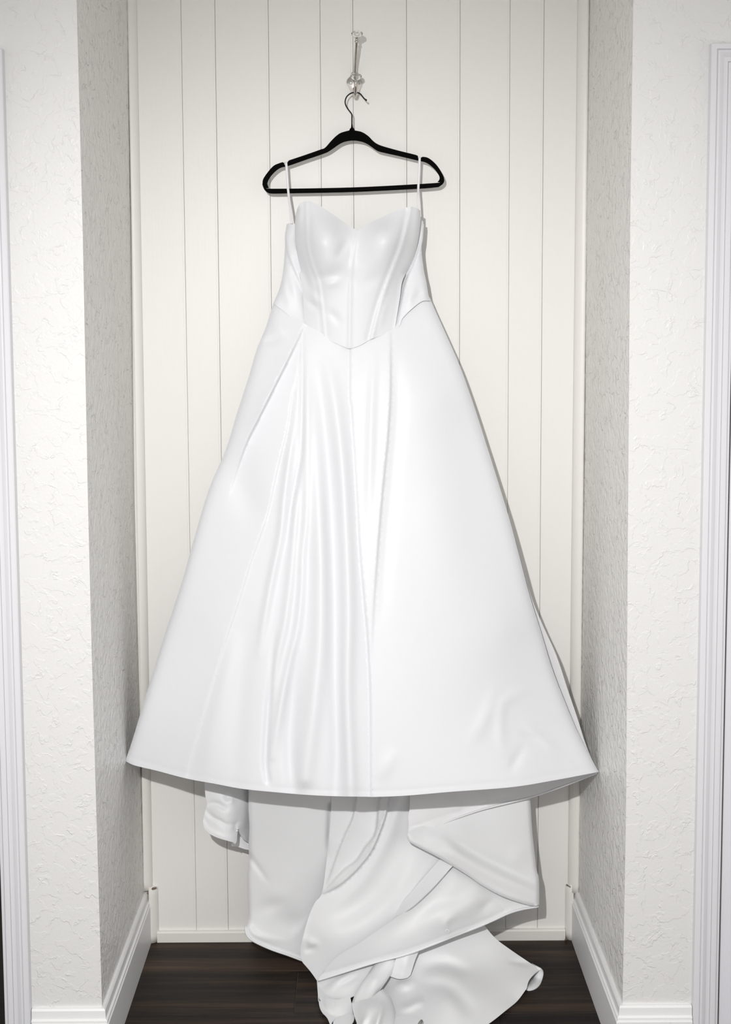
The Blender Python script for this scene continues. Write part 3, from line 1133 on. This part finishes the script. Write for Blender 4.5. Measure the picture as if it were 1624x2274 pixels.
# ---- train: the centre swath, with the other folds as its pieces
# C: swath sweeping from under the hem down to the left
C_seg = [[(735, 1740), (736, 1800), (732, 1850), (727, 1900)], [(727, 1900), (716, 1980), (700, 2004), (688, 2030), (676, 2070), (668, 2105), (669, 2125), (672, 2137)],
         [(672, 2137), (690, 2158), (705, 2179)], [(705, 2179), (770, 2152), (850, 2125), (930, 2075), (1000, 1990), (1040, 1930)],
         [(1040, 1930), (1010, 1890), (960, 1860), (930, 1800), (925, 1740)], [(925, 1740), (735, 1740)]]
C_ctrl = [(735, 1740, .13), (830, 1740, .14), (925, 1740, .15), (727, 1900, .140), (715, 1985, .160), (676, 2070, .180), (669, 2125, .190), (705, 2179, .205),
          (770, 2152, .218), (850, 2125, .222), (930, 2075, .215), (1000, 1990, .185), (1040, 1930, .160), (800, 1900, .158), (880, 1900, .168), (800, 2030, .195),
          (740, 2070, .205), (880, 2010, .195), (960, 1900, .165)]
C_folds = [
    # folded tongues at the top: each lies over the cloth on its right
    stp([(868, 1735), (860, 1800), (846, 1845), (826, 1890), (795, 1930), (760, 1962), (730, 1980), (712, 1986)], .030, 34, -1, [1, 1, 1, 1, .8, .6, .3, 0]),
    stp([(848, 1735), (840, 1800), (833, 1850), (812, 1880), (790, 1912), (765, 1930), (735, 1962), (718, 1982)], -.016, 30, -1, [1, 1, 1, .9, .8, .6, .4, 0]),
    stp([(795, 1735), (785, 1810), (768, 1850), (752, 1890), (738, 1930), (722, 1972)], .014, 26, 1, [1, 1, 1, .9, .7, 0]),
    stp([(733, 1740), (731, 1800), (730, 1860), (728, 1905)], .010, 14, 1, [1, 1, .8, 0]),
    rg([(900, 1760), (880, 1800), (866, 1850), (830, 1920), (780, 1985), (700, 2030)], .008, 14, [0, 1, .8, .6, .5, 0]),
    rg([(905, 1820), (890, 1880), (850, 1960), (790, 2020), (715, 2070)], -.007, 28, [0, 1, 1, 1, 0]),
    rg([(930, 1880), (900, 1950), (860, 2010), (790, 2060), (700, 2100)], .007, 30, [0, 1, 1, 1, 0]),
    rg([(675, 2080), (690, 2092), (712, 2096)], .005, 9, [0, 1, 0]),
    rg([(672, 2112), (690, 2108), (705, 2100)], -.004, 6, [0, 1, 0]),
    rg([(680, 2040), (672, 2080), (673, 2120)], .004, 6, [.5, 1, 0]),
    # bright narrow roll under the right fold
]
TRAIN = cloth('train', C_seg, C_ctrl, C_folds, M_TRAIN, DRESS, 4.2)
adoptT = Matrix.Identity(4)


def piece(name, segs, ctrl, folds=(), mat=M_TRAIN, step=4.5, **k):
    k.setdefault('thick', 0.0013)
    return sub(cloth(name, segs, ctrl, folds, mat, None, step, **k), TRAIN)


# A: small turned up fold at the left, under the hem
A_seg = [[(454, 1725), (456, 1765), (460, 1785), (456, 1800), (452, 1818), (451, 1828), (455, 1842)],
         [(455, 1842), (468, 1853), (485, 1861), (505, 1867), (519, 1871)], [(519, 1871), (522, 1874), (526, 1868), (527, 1855), (529, 1843)],
         [(529, 1843), (540, 1862), (560, 1876)], [(560, 1876), (565, 1800), (562, 1735)], [(562, 1735), (454, 1725)]]
A_ctrl = [(454, 1725, .13), (562, 1735, .085), (460, 1785, .135), (451, 1828, .140), (455, 1842, .150), (485, 1861, .160), (519, 1871, .155), (529, 1843, .135),
          (560, 1876, .085), (565, 1800, .08), (490, 1800, .15), (520, 1800, .145), (545, 1800, .105), (540, 1845, .10)]
A_folds = [
    rg([(456, 1795), (470, 1813), (490, 1824), (505, 1832), (525, 1828)], -.005, 5, [.3, 1, 1, .8, 0]),
    rg([(456, 1788), (478, 1784), (495, 1792), (510, 1800)], -.005, 6, [0, 1, 1, 0]),
    rg([(512, 1762), (505, 1770), (495, 1776)], -.005, 5, [0, 1, 0]),
    rg([(518, 1770), (515, 1780), (514, 1788)], .004, 5, [0, 1, 0]),
    stp([(453, 1822), (462, 1838), (480, 1849), (500, 1856), (526, 1856)], .003, 9, -1, [.6, 1, 1, 1, .6]),
    rg([(533, 1820), (524, 1830), (522, 1842)], -.006, 5, [0, 1, .6]),
]
piece('train_fold', A_seg, A_ctrl, A_folds, step=3.2)
# its inner return showing to the right, down to the wall
A2_seg = [[(522, 1790), (522, 1840), (516, 1872)], [(516, 1872), (514, 1878), (526, 1880), (545, 1886), (560, 1888)], [(560, 1888), (566, 1840), (560, 1790)], [(560, 1790), (522, 1790)]]
piece('train_fold', A2_seg, [(522, 1790, .07), (560, 1790, .07), (516, 1872, .09), (560, 1888, .08), (540, 1840, .07)],
      [rg([(535, 1862), (548, 1874), (560, 1882)], -.003, 4, [0, 1, 1])], step=3.2)

# B: flat left panel reaching the floor
B_seg = [[(553, 1730), (552, 1790), (554, 1840), (552, 1878)], [(552, 1878), (553, 1905), (549, 1945), (550, 1990), (551, 2020), (549, 2052), (545, 2056)],
         [(545, 2056), (547, 2072), (556, 2085), (575, 2096), (605, 2109), (640, 2121), (680, 2136)], [(680, 2136), (720, 2050), (752, 1900), (750, 1730)], [(750, 1730), (553, 1730)]]
B_ctrl = [(553, 1730, .13), (650, 1730, .15), (750, 1730, .135), (552, 1878, .118), (650, 1850, .142), (740, 1850, .136), (549, 1950, .122), (640, 1960, .140), (720, 1980, .130),
          (549, 2050, .135), (600, 2040, .138), (660, 2040, .138), (556, 2085, .150), (605, 2109, .150), (680, 2136, .150)]
B_folds = [
    rg([(553, 1900), (575, 1930), (600, 1966)], -.004, 6, [1, 1, 0]),
    rg([(590, 1960), (620, 1990), (660, 1975)], .003, 22, [0, 1, 0]),
    rg([(560, 2030), (600, 2012), (640, 2000)], -.003, 14, [0, 1, 0]),
    rg([(600, 2040), (650, 2050), (670, 2060)], -.006, 24, [0, 1, 0]),
    rg([(550, 2055), (565, 2075), (600, 2085), (650, 2092)], .004, 8, [1, 1, .6, 0]),
    rg([(735, 1790), (733, 1850), (728, 1900)], -.010, 7, [1, 1, 0]),
    rg([(551, 2062), (560, 2078), (578, 2088), (607, 2101), (642, 2113), (676, 2126)], -.0012, 3),
]
piece('train_panel', B_seg, B_ctrl, B_folds, rnd=[(B_seg[0] + B_seg[1][1:], 12, .012)])
sub(hemtube('rolled_hem', [(545, 2056), (547, 2072), (556, 2085), (575, 2096), (605, 2109), (640, 2121), (680, 2136)],
            [.136, .146, .151, .151, .151, .151, .151], 0.0026, M_TRAIN, DRESS), TRAIN)

# E: lower swath running from the right corner down to the left hem
E_seg = [[(1197, 2011), (1150, 1985), (1100, 1950), (1050, 1915), (1000, 1900), (985, 1905)], [(985, 1905), (1003, 1925), (985, 1945), (955, 1975), (925, 2003), (890, 2030), (845, 2062), (800, 2093), (745, 2128), (705, 2176)],
         [(705, 2176), (760, 2159), (830, 2137), (900, 2119), (960, 2097), (1010, 2077), (1060, 2058), (1095, 2043), (1130, 2027), (1160, 2018), (1185, 2015), (1196, 2013)]]
E_ctrl = [(1197, 2011, .165), (1150, 1985, .155), (1050, 1915, .150), (985, 1905, .176), (955, 1975, .212), (890, 2030, .234), (800, 2093, .240), (705, 2176, .222),
          (760, 2159, .228), (830, 2137, .231), (900, 2119, .230), (960, 2097, .222), (1060, 2058, .198), (1130, 2027, .178), (1050, 1990, .196), (980, 2040, .226), (900, 2080, .238)]
E_folds = [
    rg([(1010, 1940), (960, 1990), (900, 2045), (820, 2095)], -.012, 26, [0, 1, 1, 0]),
    rg([(1060, 1960), (1020, 1990), (960, 2010), (900, 2050)], -.005, 18, [0, 1, .6, 0]),
    rg([(1075, 1975), (1040, 2010), (990, 2040), (930, 2070)], .007, 24, [0, 1, 1, 0]),
    rg([(995, 2066), (990, 2052), (1000, 2040), (1020, 2034)], .005, 8, [.5, 1, .7, 0]),
    rg([(1110, 1990), (1080, 2010), (1060, 2030)], -.004, 10, [0, 1, 0]),
    rg([(1120, 2020), (1108, 2010), (1100, 2000)], -.002, 4, [1, .6, 0]),
    rg([(715, 2164), (765, 2149), (835, 2128), (903, 2109), (962, 2088), (1012, 2068), (1060, 2050), (1130, 2019)], -.0015, 3.5),
] + [rg([(q, 2163 - (q - 715) * .3), (q + 3, 2146 - (q - 715) * .3)], -.0012, 2.5, [1, 0]) for q in range(722, 800, 9)]
piece('train_fold', E_seg, E_ctrl, E_folds)
sub(hemtube('rolled_hem', [(705, 2177), (760, 2160), (830, 2138), (900, 2120), (960, 2098), (1010, 2078), (1060, 2059), (1095, 2044), (1130, 2028), (1160, 2019), (1196, 2013)],
            [.223, .229, .232, .231, .223, .211, .199, .189, .179, .172, .166], 0.0026, M_TRAIN, DRESS), TRAIN)
# bright roll beside it
R_seg = [[(979, 1906), (945, 1945), (910, 1985), (888, 2012), (880, 2035)], [(880, 2035), (905, 2022), (930, 2002), (965, 1968), (1006, 1922)], [(1006, 1922), (979, 1906)]]
piece('train_fold', R_seg, [(979, 1906, .170), (945, 1945, .182), (910, 1985, .193), (888, 2012, .200), (880, 2035, .207), (905, 2022, .230), (930, 2002, .226), (965, 1968, .214), (1006, 1922, .192)], step=3.2)

# D: doubled right fold hanging in front
D_seg = [[(904, 1858), (912, 1845), (950, 1830), (1000, 1808), (1060, 1790), (1130, 1765), (1176, 1745)], [(1176, 1745), (1179, 1790), (1183, 1850), (1189, 1905), (1192, 1930), (1197, 1950), (1198, 1980), (1198, 2009)],
         [(1198, 2009), (1185, 2012), (1150, 2003), (1110, 1988), (1070, 1966), (1040, 1945), (1003, 1922), (975, 1905), (935, 1884), (910, 1870), (904, 1858)]]
D_ctrl = [(904, 1858, .206), (950, 1830, .175), (1060, 1790, .140), (1176, 1745, .130), (1183, 1850, .138), (1192, 1930, .150), (1198, 2009, .176), (1150, 2003, .190),
          (1070, 1966, .196), (1003, 1922, .202), (935, 1884, .210), (1000, 1860, .186), (1080, 1860, .160), (1120, 1930, .170), (1140, 1850, .148)]
D_folds = [
    rg([(985, 1848), (1020, 1875), (1070, 1905), (1130, 1935), (1192, 1965)], -.008, 13, [0, 1, 1, 1, .6]),
    rg([(960, 1862), (1010, 1895), (1070, 1930), (1130, 1958), (1195, 1985)], .009, 18, [.4, 1, 1, 1, .6]),
    rg([(960, 1870), (985, 1880), (1010, 1890)], -.003, 12, [0, 1, 0]),
    rg([(1180, 1860), (1150, 1900), (1120, 1905)], .003, 22, [0, 1, 0]),
]
piece('train_fold', D_seg, D_ctrl, D_folds, rnd=[(D_seg[1], 10, .012), (D_seg[2][1:], 8, .010)])
sub(hemtube('rolled_hem', [(905, 1857), (950, 1842), (1000, 1822), (1060, 1801), (1100, 1790), (1180, 1770), (1250, 1746), (1326, 1717)],
            [.190, .175, .167, .152, .150, .152, .191, .224], 0.0022, M_LINING, DRESS), TRAIN)

# F: end of the train spread on the floor to the right
F_seg = [[(1072, 2050), (1100, 2083), (1130, 2106), (1165, 2130), (1200, 2153)], [(1200, 2153), (1196, 2156), (1184, 2166), (1174, 2180), (1170, 2195)],
         [(1170, 2195), (1150, 2222), (1125, 2243), (1085, 2274), (1040, 2300)], [(1040, 2300), (900, 2300), (840, 2290), (850, 2190), (880, 2130), (930, 2090)], [(930, 2090), (1000, 2050), (1072, 2050)]]
F_ctrl = [(1072, 2050, .13), (1000, 2050, .14), (930, 2090, .17), (880, 2130, .19), (850, 2190, .23), (840, 2290, .42), (900, 2300, .43), (1040, 2300, .42), (1085, 2274, .37),
          (1125, 2243, .32), (1150, 2222, .28), (1170, 2195, .25), (1184, 2166, .21), (1200, 2153, .185), (1165, 2130, .165), (1100, 2083, .15),
          (980, 2140, .21), (940, 2180, .24), (1060, 2150, .215), (1000, 2220, .34), (1080, 2210, .30), (920, 2240, .33)]
F_folds = [
    rg([(930, 2150), (980, 2140), (1020, 2150), (1050, 2165)], -.008, 15, [0, 1, 1, 0]),
    rg([(940, 2185), (990, 2190), (1030, 2225), (1050, 2260)], -.010, 18, [0, 1, 1, 0]),
    rg([(930, 2170), (970, 2172), (1030, 2190)], .005, 16, [0, 1, 0]),
    rg([(1125, 2135), (1150, 2136), (1175, 2140)], -.005, 6, [0, 1, .5]),
    rg([(885, 2235), (905, 2238), (925, 2228), (945, 2222)], .012, 9, [0, 1, 1, 0]),
    rg([(880, 2180), (900, 2190), (925, 2176)], .010, 9, [0, 1, 0]),
]
piece('train_end', F_seg, F_ctrl, F_folds, lift=0.002)
# curled tip of it: a short open roll
tip = []
vs, fs = [], []
axisA = UD(1186, 2176, .220)
c0 = [(1200, 2153, .190), (1206, 2160, .188), (1205, 2172, .192), (1199, 2186, .200), (1188, 2195, .212), (1176, 2198, .222), (1171, 2196, .228)]
c1 = [(1180, 2142, .172), (1184, 2152, .172), (1184, 2164, .180), (1178, 2176, .190), (1168, 2184, .202), (1158, 2186, .212), (1152, 2184, .218)]
q0, q1 = cr([(a, b, c * 1000) for a, b, c in c0], 2), cr([(a, b, c * 1000) for a, b, c in c1], 2)
n = min(len(q0), len(q1))
idx0 = np.linspace(0, len(q0) - 1, 24).astype(int)
idx1 = np.linspace(0, len(q1) - 1, 24).astype(int)
for a, b in zip(idx0, idx1):
    for q in (q0[a], q1[b]):
        dd = max(q[2] / 1000, floor_d(q[0], q[1]) + 0.004)
        vs.append(UD(q[0], q[1], dd))
for i in range(23):
    fs.append((2 * i, 2 * i + 1, 2 * i + 3, 2 * i + 2))
o = mesh('train_curl', vs, fs, M_TRAIN, None, True)
s_ = o.modifiers.new('thickness', 'SOLIDIFY')
s_.thickness = 0.004
sub(o, TRAIN)

# G: crumpled folds gathered on the floor in the middle
G1 = [[(704, 2178), (760, 2160), (830, 2138), (868, 2126)], [(868, 2126), (840, 2165), (815, 2196), (795, 2208), (778, 2216)], [(778, 2216), (740, 2219), (720, 2217)],
      [(720, 2217), (708, 2224), (706, 2205), (704, 2178)]]
piece('train_fold', G1, [(704, 2178, .205), (760, 2160, .212), (868, 2126, .215), (815, 2196, .252), (778, 2216, .270), (720, 2217, .262), (706, 2205, .235), (770, 2185, .250), (740, 2195, .248)],
      [rg([(720, 2205), (760, 2175), (800, 2155)], .008, 9, [0, 1, 0]), rg([(740, 2190), (770, 2180), (805, 2156)], -.006, 8, [0, 1, 0])], step=3.4)
G2 = [[(707, 2215), (716, 2214), (722, 2216), (750, 2219), (778, 2212)], [(778, 2212), (781, 2230), (784, 2250), (787, 2260)], [(787, 2260), (783, 2252), (770, 2252), (755, 2258), (738, 2270), (738, 2290)],
      [(738, 2290), (728, 2262), (716, 2248), (710, 2235), (707, 2215)]]
piece('train_fold', G2, [(707, 2215, .265), (722, 2216, .280), (778, 2212, .290), (784, 2250, .325), (755, 2258, .345), (738, 2290, .380), (716, 2248, .310), (750, 2235, .325), (770, 2235, .318)],
      [rg([(718, 2216), (726, 2236), (740, 2255)], .008, 8, [0, 1, 0])], step=3.2)
G2b = [[(748, 2262), (760, 2254), (775, 2251), (784, 2253), (787, 2262), (784, 2272), (772, 2285)], [(772, 2285), (745, 2290), (740, 2272), (748, 2262)]]
piece('train_fold', G2b, [(748, 2262, .350), (775, 2251, .33), (787, 2262, .345), (772, 2285, .38), (745, 2290, .39), (765, 2268, .352)], step=3.0)
# a strip of satin falling straight from under the hem to the floor
G3 = [[(842, 2122), (822, 2155), (803, 2182), (790, 2205), (781, 2228)], [(781, 2228), (800, 2224), (820, 2218), (833, 2215)], [(833, 2215), (850, 2192), (870, 2161), (896, 2114)], [(896, 2114), (842, 2122)]]
piece('train_fold', G3, [(842, 2122, .205), (896, 2114, .200), (822, 2155, .232), (870, 2161, .240), (803, 2182, .262), (850, 2192, .270), (781, 2228, .300), (833, 2215, .300), (833, 2175, .272), (866, 2130, .224)],
      [rg([(868, 2120), (845, 2160), (815, 2212)], .005, 16, [.5, 1, .5])], step=3.4, rnd=[(G3[0], 7, .008), (G3[2], 9, .010)])
G4 = [[(892, 2095), (872, 2150), (866, 2168)], [(866, 2168), (885, 2174), (903, 2172), (912, 2165)], [(912, 2165), (925, 2125), (945, 2085)], [(945, 2085), (892, 2095)]]
piece('train_fold', G4, [(892, 2095, .21), (945, 2085, .20), (872, 2150, .228), (925, 2125, .216), (866, 2168, .232), (912, 2165, .226), (900, 2140, .232)],
      [rg([(915, 2095), (895, 2165)], .005, 12)], step=3.4)
# puffed knot of cloth
G5 = [[(781, 2228), (800, 2222), (822, 2216), (838, 2205), (850, 2196)], [(850, 2196), (864, 2210), (872, 2228), (878, 2250), (879, 2285)], [(879, 2285), (800, 2290), (792, 2270), (785, 2250), (781, 2228)]]
piece('train_fold', G5, [(781, 2228, .312), (822, 2216, .320), (850, 2196, .300), (872, 2228, .325), (879, 2285, .40), (800, 2290, .41), (785, 2250, .34), (830, 2240, .392), (830, 2275, .43), (805, 2240, .365), (858, 2235, .365)],
      [rg([(852, 2225), (846, 2250), (836, 2280)], .010, 7, [0, 1, 1]), rg([(818, 2252), (808, 2268), (800, 2285)], .007, 6, [0, 1, 1]),
       rg([(835, 2228), (826, 2255), (820, 2280)], -.008, 10, [0, 1, 1])], step=3.2, rnd=[(G5[1], 10, .02)])
G6 = [[(876, 2262), (895, 2256), (915, 2258), (928, 2264), (938, 2272), (940, 2295)], [(940, 2295), (870, 2295), (876, 2262)]]
piece('train_fold', G6, [(876, 2262, .36), (915, 2258, .365), (938, 2272, .39), (940, 2295, .42), (870, 2295, .42), (905, 2275, .395)], step=3.2)
# thread loop and tiny beads of the bustle fastening
sub(tube('bustle_loop', [UD(a, b, .226) for a, b in cr([(992, 2071), (990, 2067), (993, 2064), (997, 2066), (998, 2070), (994, 2072)], 1.2)], 0.0006, M_RIBBON, None, 6), TRAIN)
for bx, by in ((527.5, 1839.5), (526.5, 1845)):
    sub(lathe('bead', [(.0004, -.0022), (.0018, -.0014), (.0024, 0), (.0018, .0014), (.0004, .0022)], UD(bx, by, .150), (0, 0, 1), M_RIBBON, None, 10), TRAIN)
# grey end of a cord tucked in there
sub(tube('cord_end', [UD(930, 2280, .42), UD(933, 2272, .412), UD(937, 2267, .405)], lambda t: 0.0042 - 0.001 * t, simple('grey_cord', (0.22, 0.22, 0.21), 0.7)), TRAIN)
# ------------------------------------------------------------------ hanger
HY = DEPTH - HD
HANG = empty('clothes_hanger', U(786, 420, HY))
tag(HANG, 'slim black velvet clothes hanger holding the dress by its loops', 'hanger')
OUT = [[(582.7, 410), (585, 397), (597, 379.6), (608, 368), (619.5, 362.6), (628, 360)], [(628, 360), (631, 362), (632.3, 366.5), (637.6, 366.5), (638.7, 360), (642, 356)],
       [(642, 356), (679, 343.6), (712, 332), (722, 328), (735.6, 313), (747, 301.7), (758, 294.6), (776, 289.5)],
       [(776, 289.5), (777.5, 285.5), (779.5, 284.3), (785.5, 284.3), (787, 285.5), (788, 289.5)],
       [(788, 289.5), (803.6, 293), (817.8, 301.7), (829, 313), (838, 319.5), (852, 325), (886, 334.5), (924, 344), (928.5, 347)],
       [(928.5, 347), (930, 353), (934.6, 354), (935, 350), (939.6, 348)],
       [(939.6, 348), (951, 350.5), (965, 361), (976, 374.5), (985, 391), (987, 402), (983, 409), (976, 414), (969, 415.6), (928, 419), (786.6, 426), (645, 429), (604, 429.5), (594, 427), (587, 420.7), (582.7, 410)]]
INN = [(593.4, 408), (595.4, 401), (602.5, 389.5), (614, 378), (625, 371.5), (640, 368), (682, 353.5), (718.6, 341), (730, 336), (741, 328.6), (755.5, 318.7), (769.6, 313.3),
       (786.6, 311.6), (803.6, 314.2), (815, 318.7), (826, 326), (836, 333), (846, 337), (886, 346), (928, 356), (945, 360), (956.6, 366.9), (968, 378), (976, 390.5),
       (976.4, 398), (972, 403.7), (965, 406.5), (786.6, 415.9), (606, 419), (597, 416), (593.4, 408)]
ol = []
for s in OUT:
    ol += cr(s, 3)[:-1]
il = cr(INN, 3)[:-1]
pts = ol + il
no, ni = len(ol), len(il)
edges = [(i, (i + 1) % no) for i in range(no)] + [(no + i, no + (i + 1) % ni) for i in range(ni)]
r = geometry.delaunay_2d_cdt([Vector(p) for p in pts], edges, [], 1, 1e-4)
hole = inside(np.array([np.mean([tuple(r[0][i]) for i in f], axis=0) for f in r[2]]), il)
faces = [list(f) for f, h in zip(r[2], hole) if not h]
V2 = [tuple(v) for v in r[0]]
bm = bmesh.new()
fv = [bm.verts.new(UD(x, y, HD + 0.003)) for x, y in V2]
for f in faces:
    bm.faces.new([fv[i] for i in f])
lone = [v for v in bm.verts if not v.link_faces]
for v in lone:
    bm.verts.remove(v)
ex = bmesh.ops.extrude_face_region(bm, geom=list(bm.faces))
nv = [g for g in ex['geom'] if isinstance(g, bmesh.types.BMVert)]
bmesh.ops.translate(bm, verts=nv, vec=(0, 0.006, 0))
o = bmobj('frame', bm, M_VELVET)
bevel(o, 0.0012, 2)
adopt(o, HANG)
# thin non-slip pads are part of the notches; wire hook
hk = [(782.2, 289, HD), (781.8, 283.6, HD), (781.8, 262, HD), (781.8, 256, HD), (779.6, 250.6, HD), (773, 242.4, HD), (768.6, 234.4, HD - .001), (766.8, 227.6, HD - .002), (768, 219.6, HD - .003),
      (772, 212.7, HD - .006), (779, 207.5, HD - .010), (785.8, 205.4, HD - .016), (793.8, 205.6, HD - .018), (800.6, 208.7, HD - .014), (805, 213.8, HD - .008), (808.6, 218.4, HD - .002), (813, 222, HD + .001)]
hq = [UD(a, b, c / 1000) for a, b, c in cr([(a, b, c * 1000) for a, b, c in hk], 1.6)]
adopt(tube('hook', hq, 0.00155, M_WIRE, None, 10), HANG)
adopt(lathe('hook_tip', [(0.0004, -.0024), (.0018, -.0018), (.0024, 0), (.0018, .0018), (.0004, .0024)], UD(813.4, 222.2, HD + .001), (0.6, 0, -0.8), M_WIRE, None, 12), HANG)
adopt(lathe('hook_collar', [(.0028, 0), (.0026, .004), (.0017, .009), (.0016, .012)], UD(782, 288, HD), (0, 0, 1), M_VELVET, None, 14), HANG)

# ------------------------------------------------------------------ coat hook
HOOK = empty('coat_hook', U(788, 215, DEPTH))
tag(HOOK, 'double nickel coat hook with two clear cut glass knobs on the boards', 'coat hook')
sh = cr([(788, 158), (793, 161), (796, 168), (801, 175), (804.4, 183), (803, 192), (798, 203), (794.5, 211), (790, 217.5), (786, 217), (781.5, 207), (776, 196), (771, 188),
         (770, 183), (772, 176), (778, 169), (782, 161), (788, 158)], 1.5)[:-1]
bm = bmesh.new()
fr = [bm.verts.new(UD(x, y, 0.0045)) for x, y in sh]
bk = [bm.verts.new(UD(x, y, 0.0002)) for x, y in sh]
cx, cyy = 787.5, 186
md = [bm.verts.new(UD(cx + (x - cx) * .55, cyy + (y - cyy) * .6, 0.0075)) for x, y in sh]
n = len(sh)
for i in range(n):
    j = (i + 1) % n
    bm.faces.new([fr[i], fr[j], bk[j], bk[i]])
    bm.faces.new([md[i], md[j], fr[j], fr[i]])
bm.faces.new(md)
bm.faces.new(bk)
o = bmobj('back_plate', bm, M_CHROME, None, True)
adopt(o, HOOK)
o.modifiers.new('edge', 'EDGE_SPLIT').split_angle = math.radians(50)
for sx, sy in ((779, 184.3), (798.4, 183.5)):
    s = lathe('screw', [(.0042, 0), (.0040, .0012), (.0026, .0024), (.0008, .0024), (.0008, .0012)], UD(sx, sy, 0.0062), (0, -1, 0), M_SCREW, None, 14)
    adopt(s, HOOK)


def arm(name, pts, r):
    q = [UD(a, b, c / 1000) for a, b, c in cr([(a, b, c * 1000) for a, b, c in pts], 1.5)]
    o = tube(name, q, r, M_CHROME, None, 14)
    adopt(o, HOOK)
    return q


def knob(pos, ax, r):
    pr = [(r * .30, 0), (r * .46, .0012), (r * .95, r * .50), (r, r * .64), (r * .92, r * .84), (r * .55, r * 1.10), (r * .30, r * 1.12)]
    k = lathe('glass_knob', pr, pos, ax, M_GLASS, None, 8, False, 0.5)
    adopt(k, HOOK)


uq = arm('upper_arm', [(788, 178, .006), (788.6, 165, .014), (789.3, 150, .026), (790.2, 130, .044), (791.4, 110, .060), (792.2, 96, .070), (792.8, 86, .075)], lambda t: .0046 - .0012 * t)
axu = (0.03, -0.42, 0.90)
adopt(lathe('collar', [(.0030, 0), (.0052, .0012), (.0054, .0030), (.0034, .0046), (.0030, .0085), (.0042, .0100), (.0046, .0125)], UD(792.3, 94.5, .071), axu, M_CHROME, None, 18), HOOK)
knob(UD(793, 84.0, .0755), axu, 0.0148)
lq = arm('lower_arm', [(787.5, 196, .006), (788, 206, .012), (788.4, 213, .022), (788.8, 214.5, .032), (789.2, 211, .042), (789.8, 203, .050), (790.2, 192, .056), (790.4, 182, .059)], lambda t: .0045 - .0006 * t)
axl = (0.03, -0.40, 0.90)
adopt(lathe('collar', [(.0030, 0), (.0048, .0012), (.0050, .0028), (.0032, .0042), (.0030, .0075), (.0040, .0090)], UD(790.3, 187, .057), axl, M_CHROME, None, 18), HOOK)
knob(UD(790.8, 178.5, .0600), axl, 0.0148)
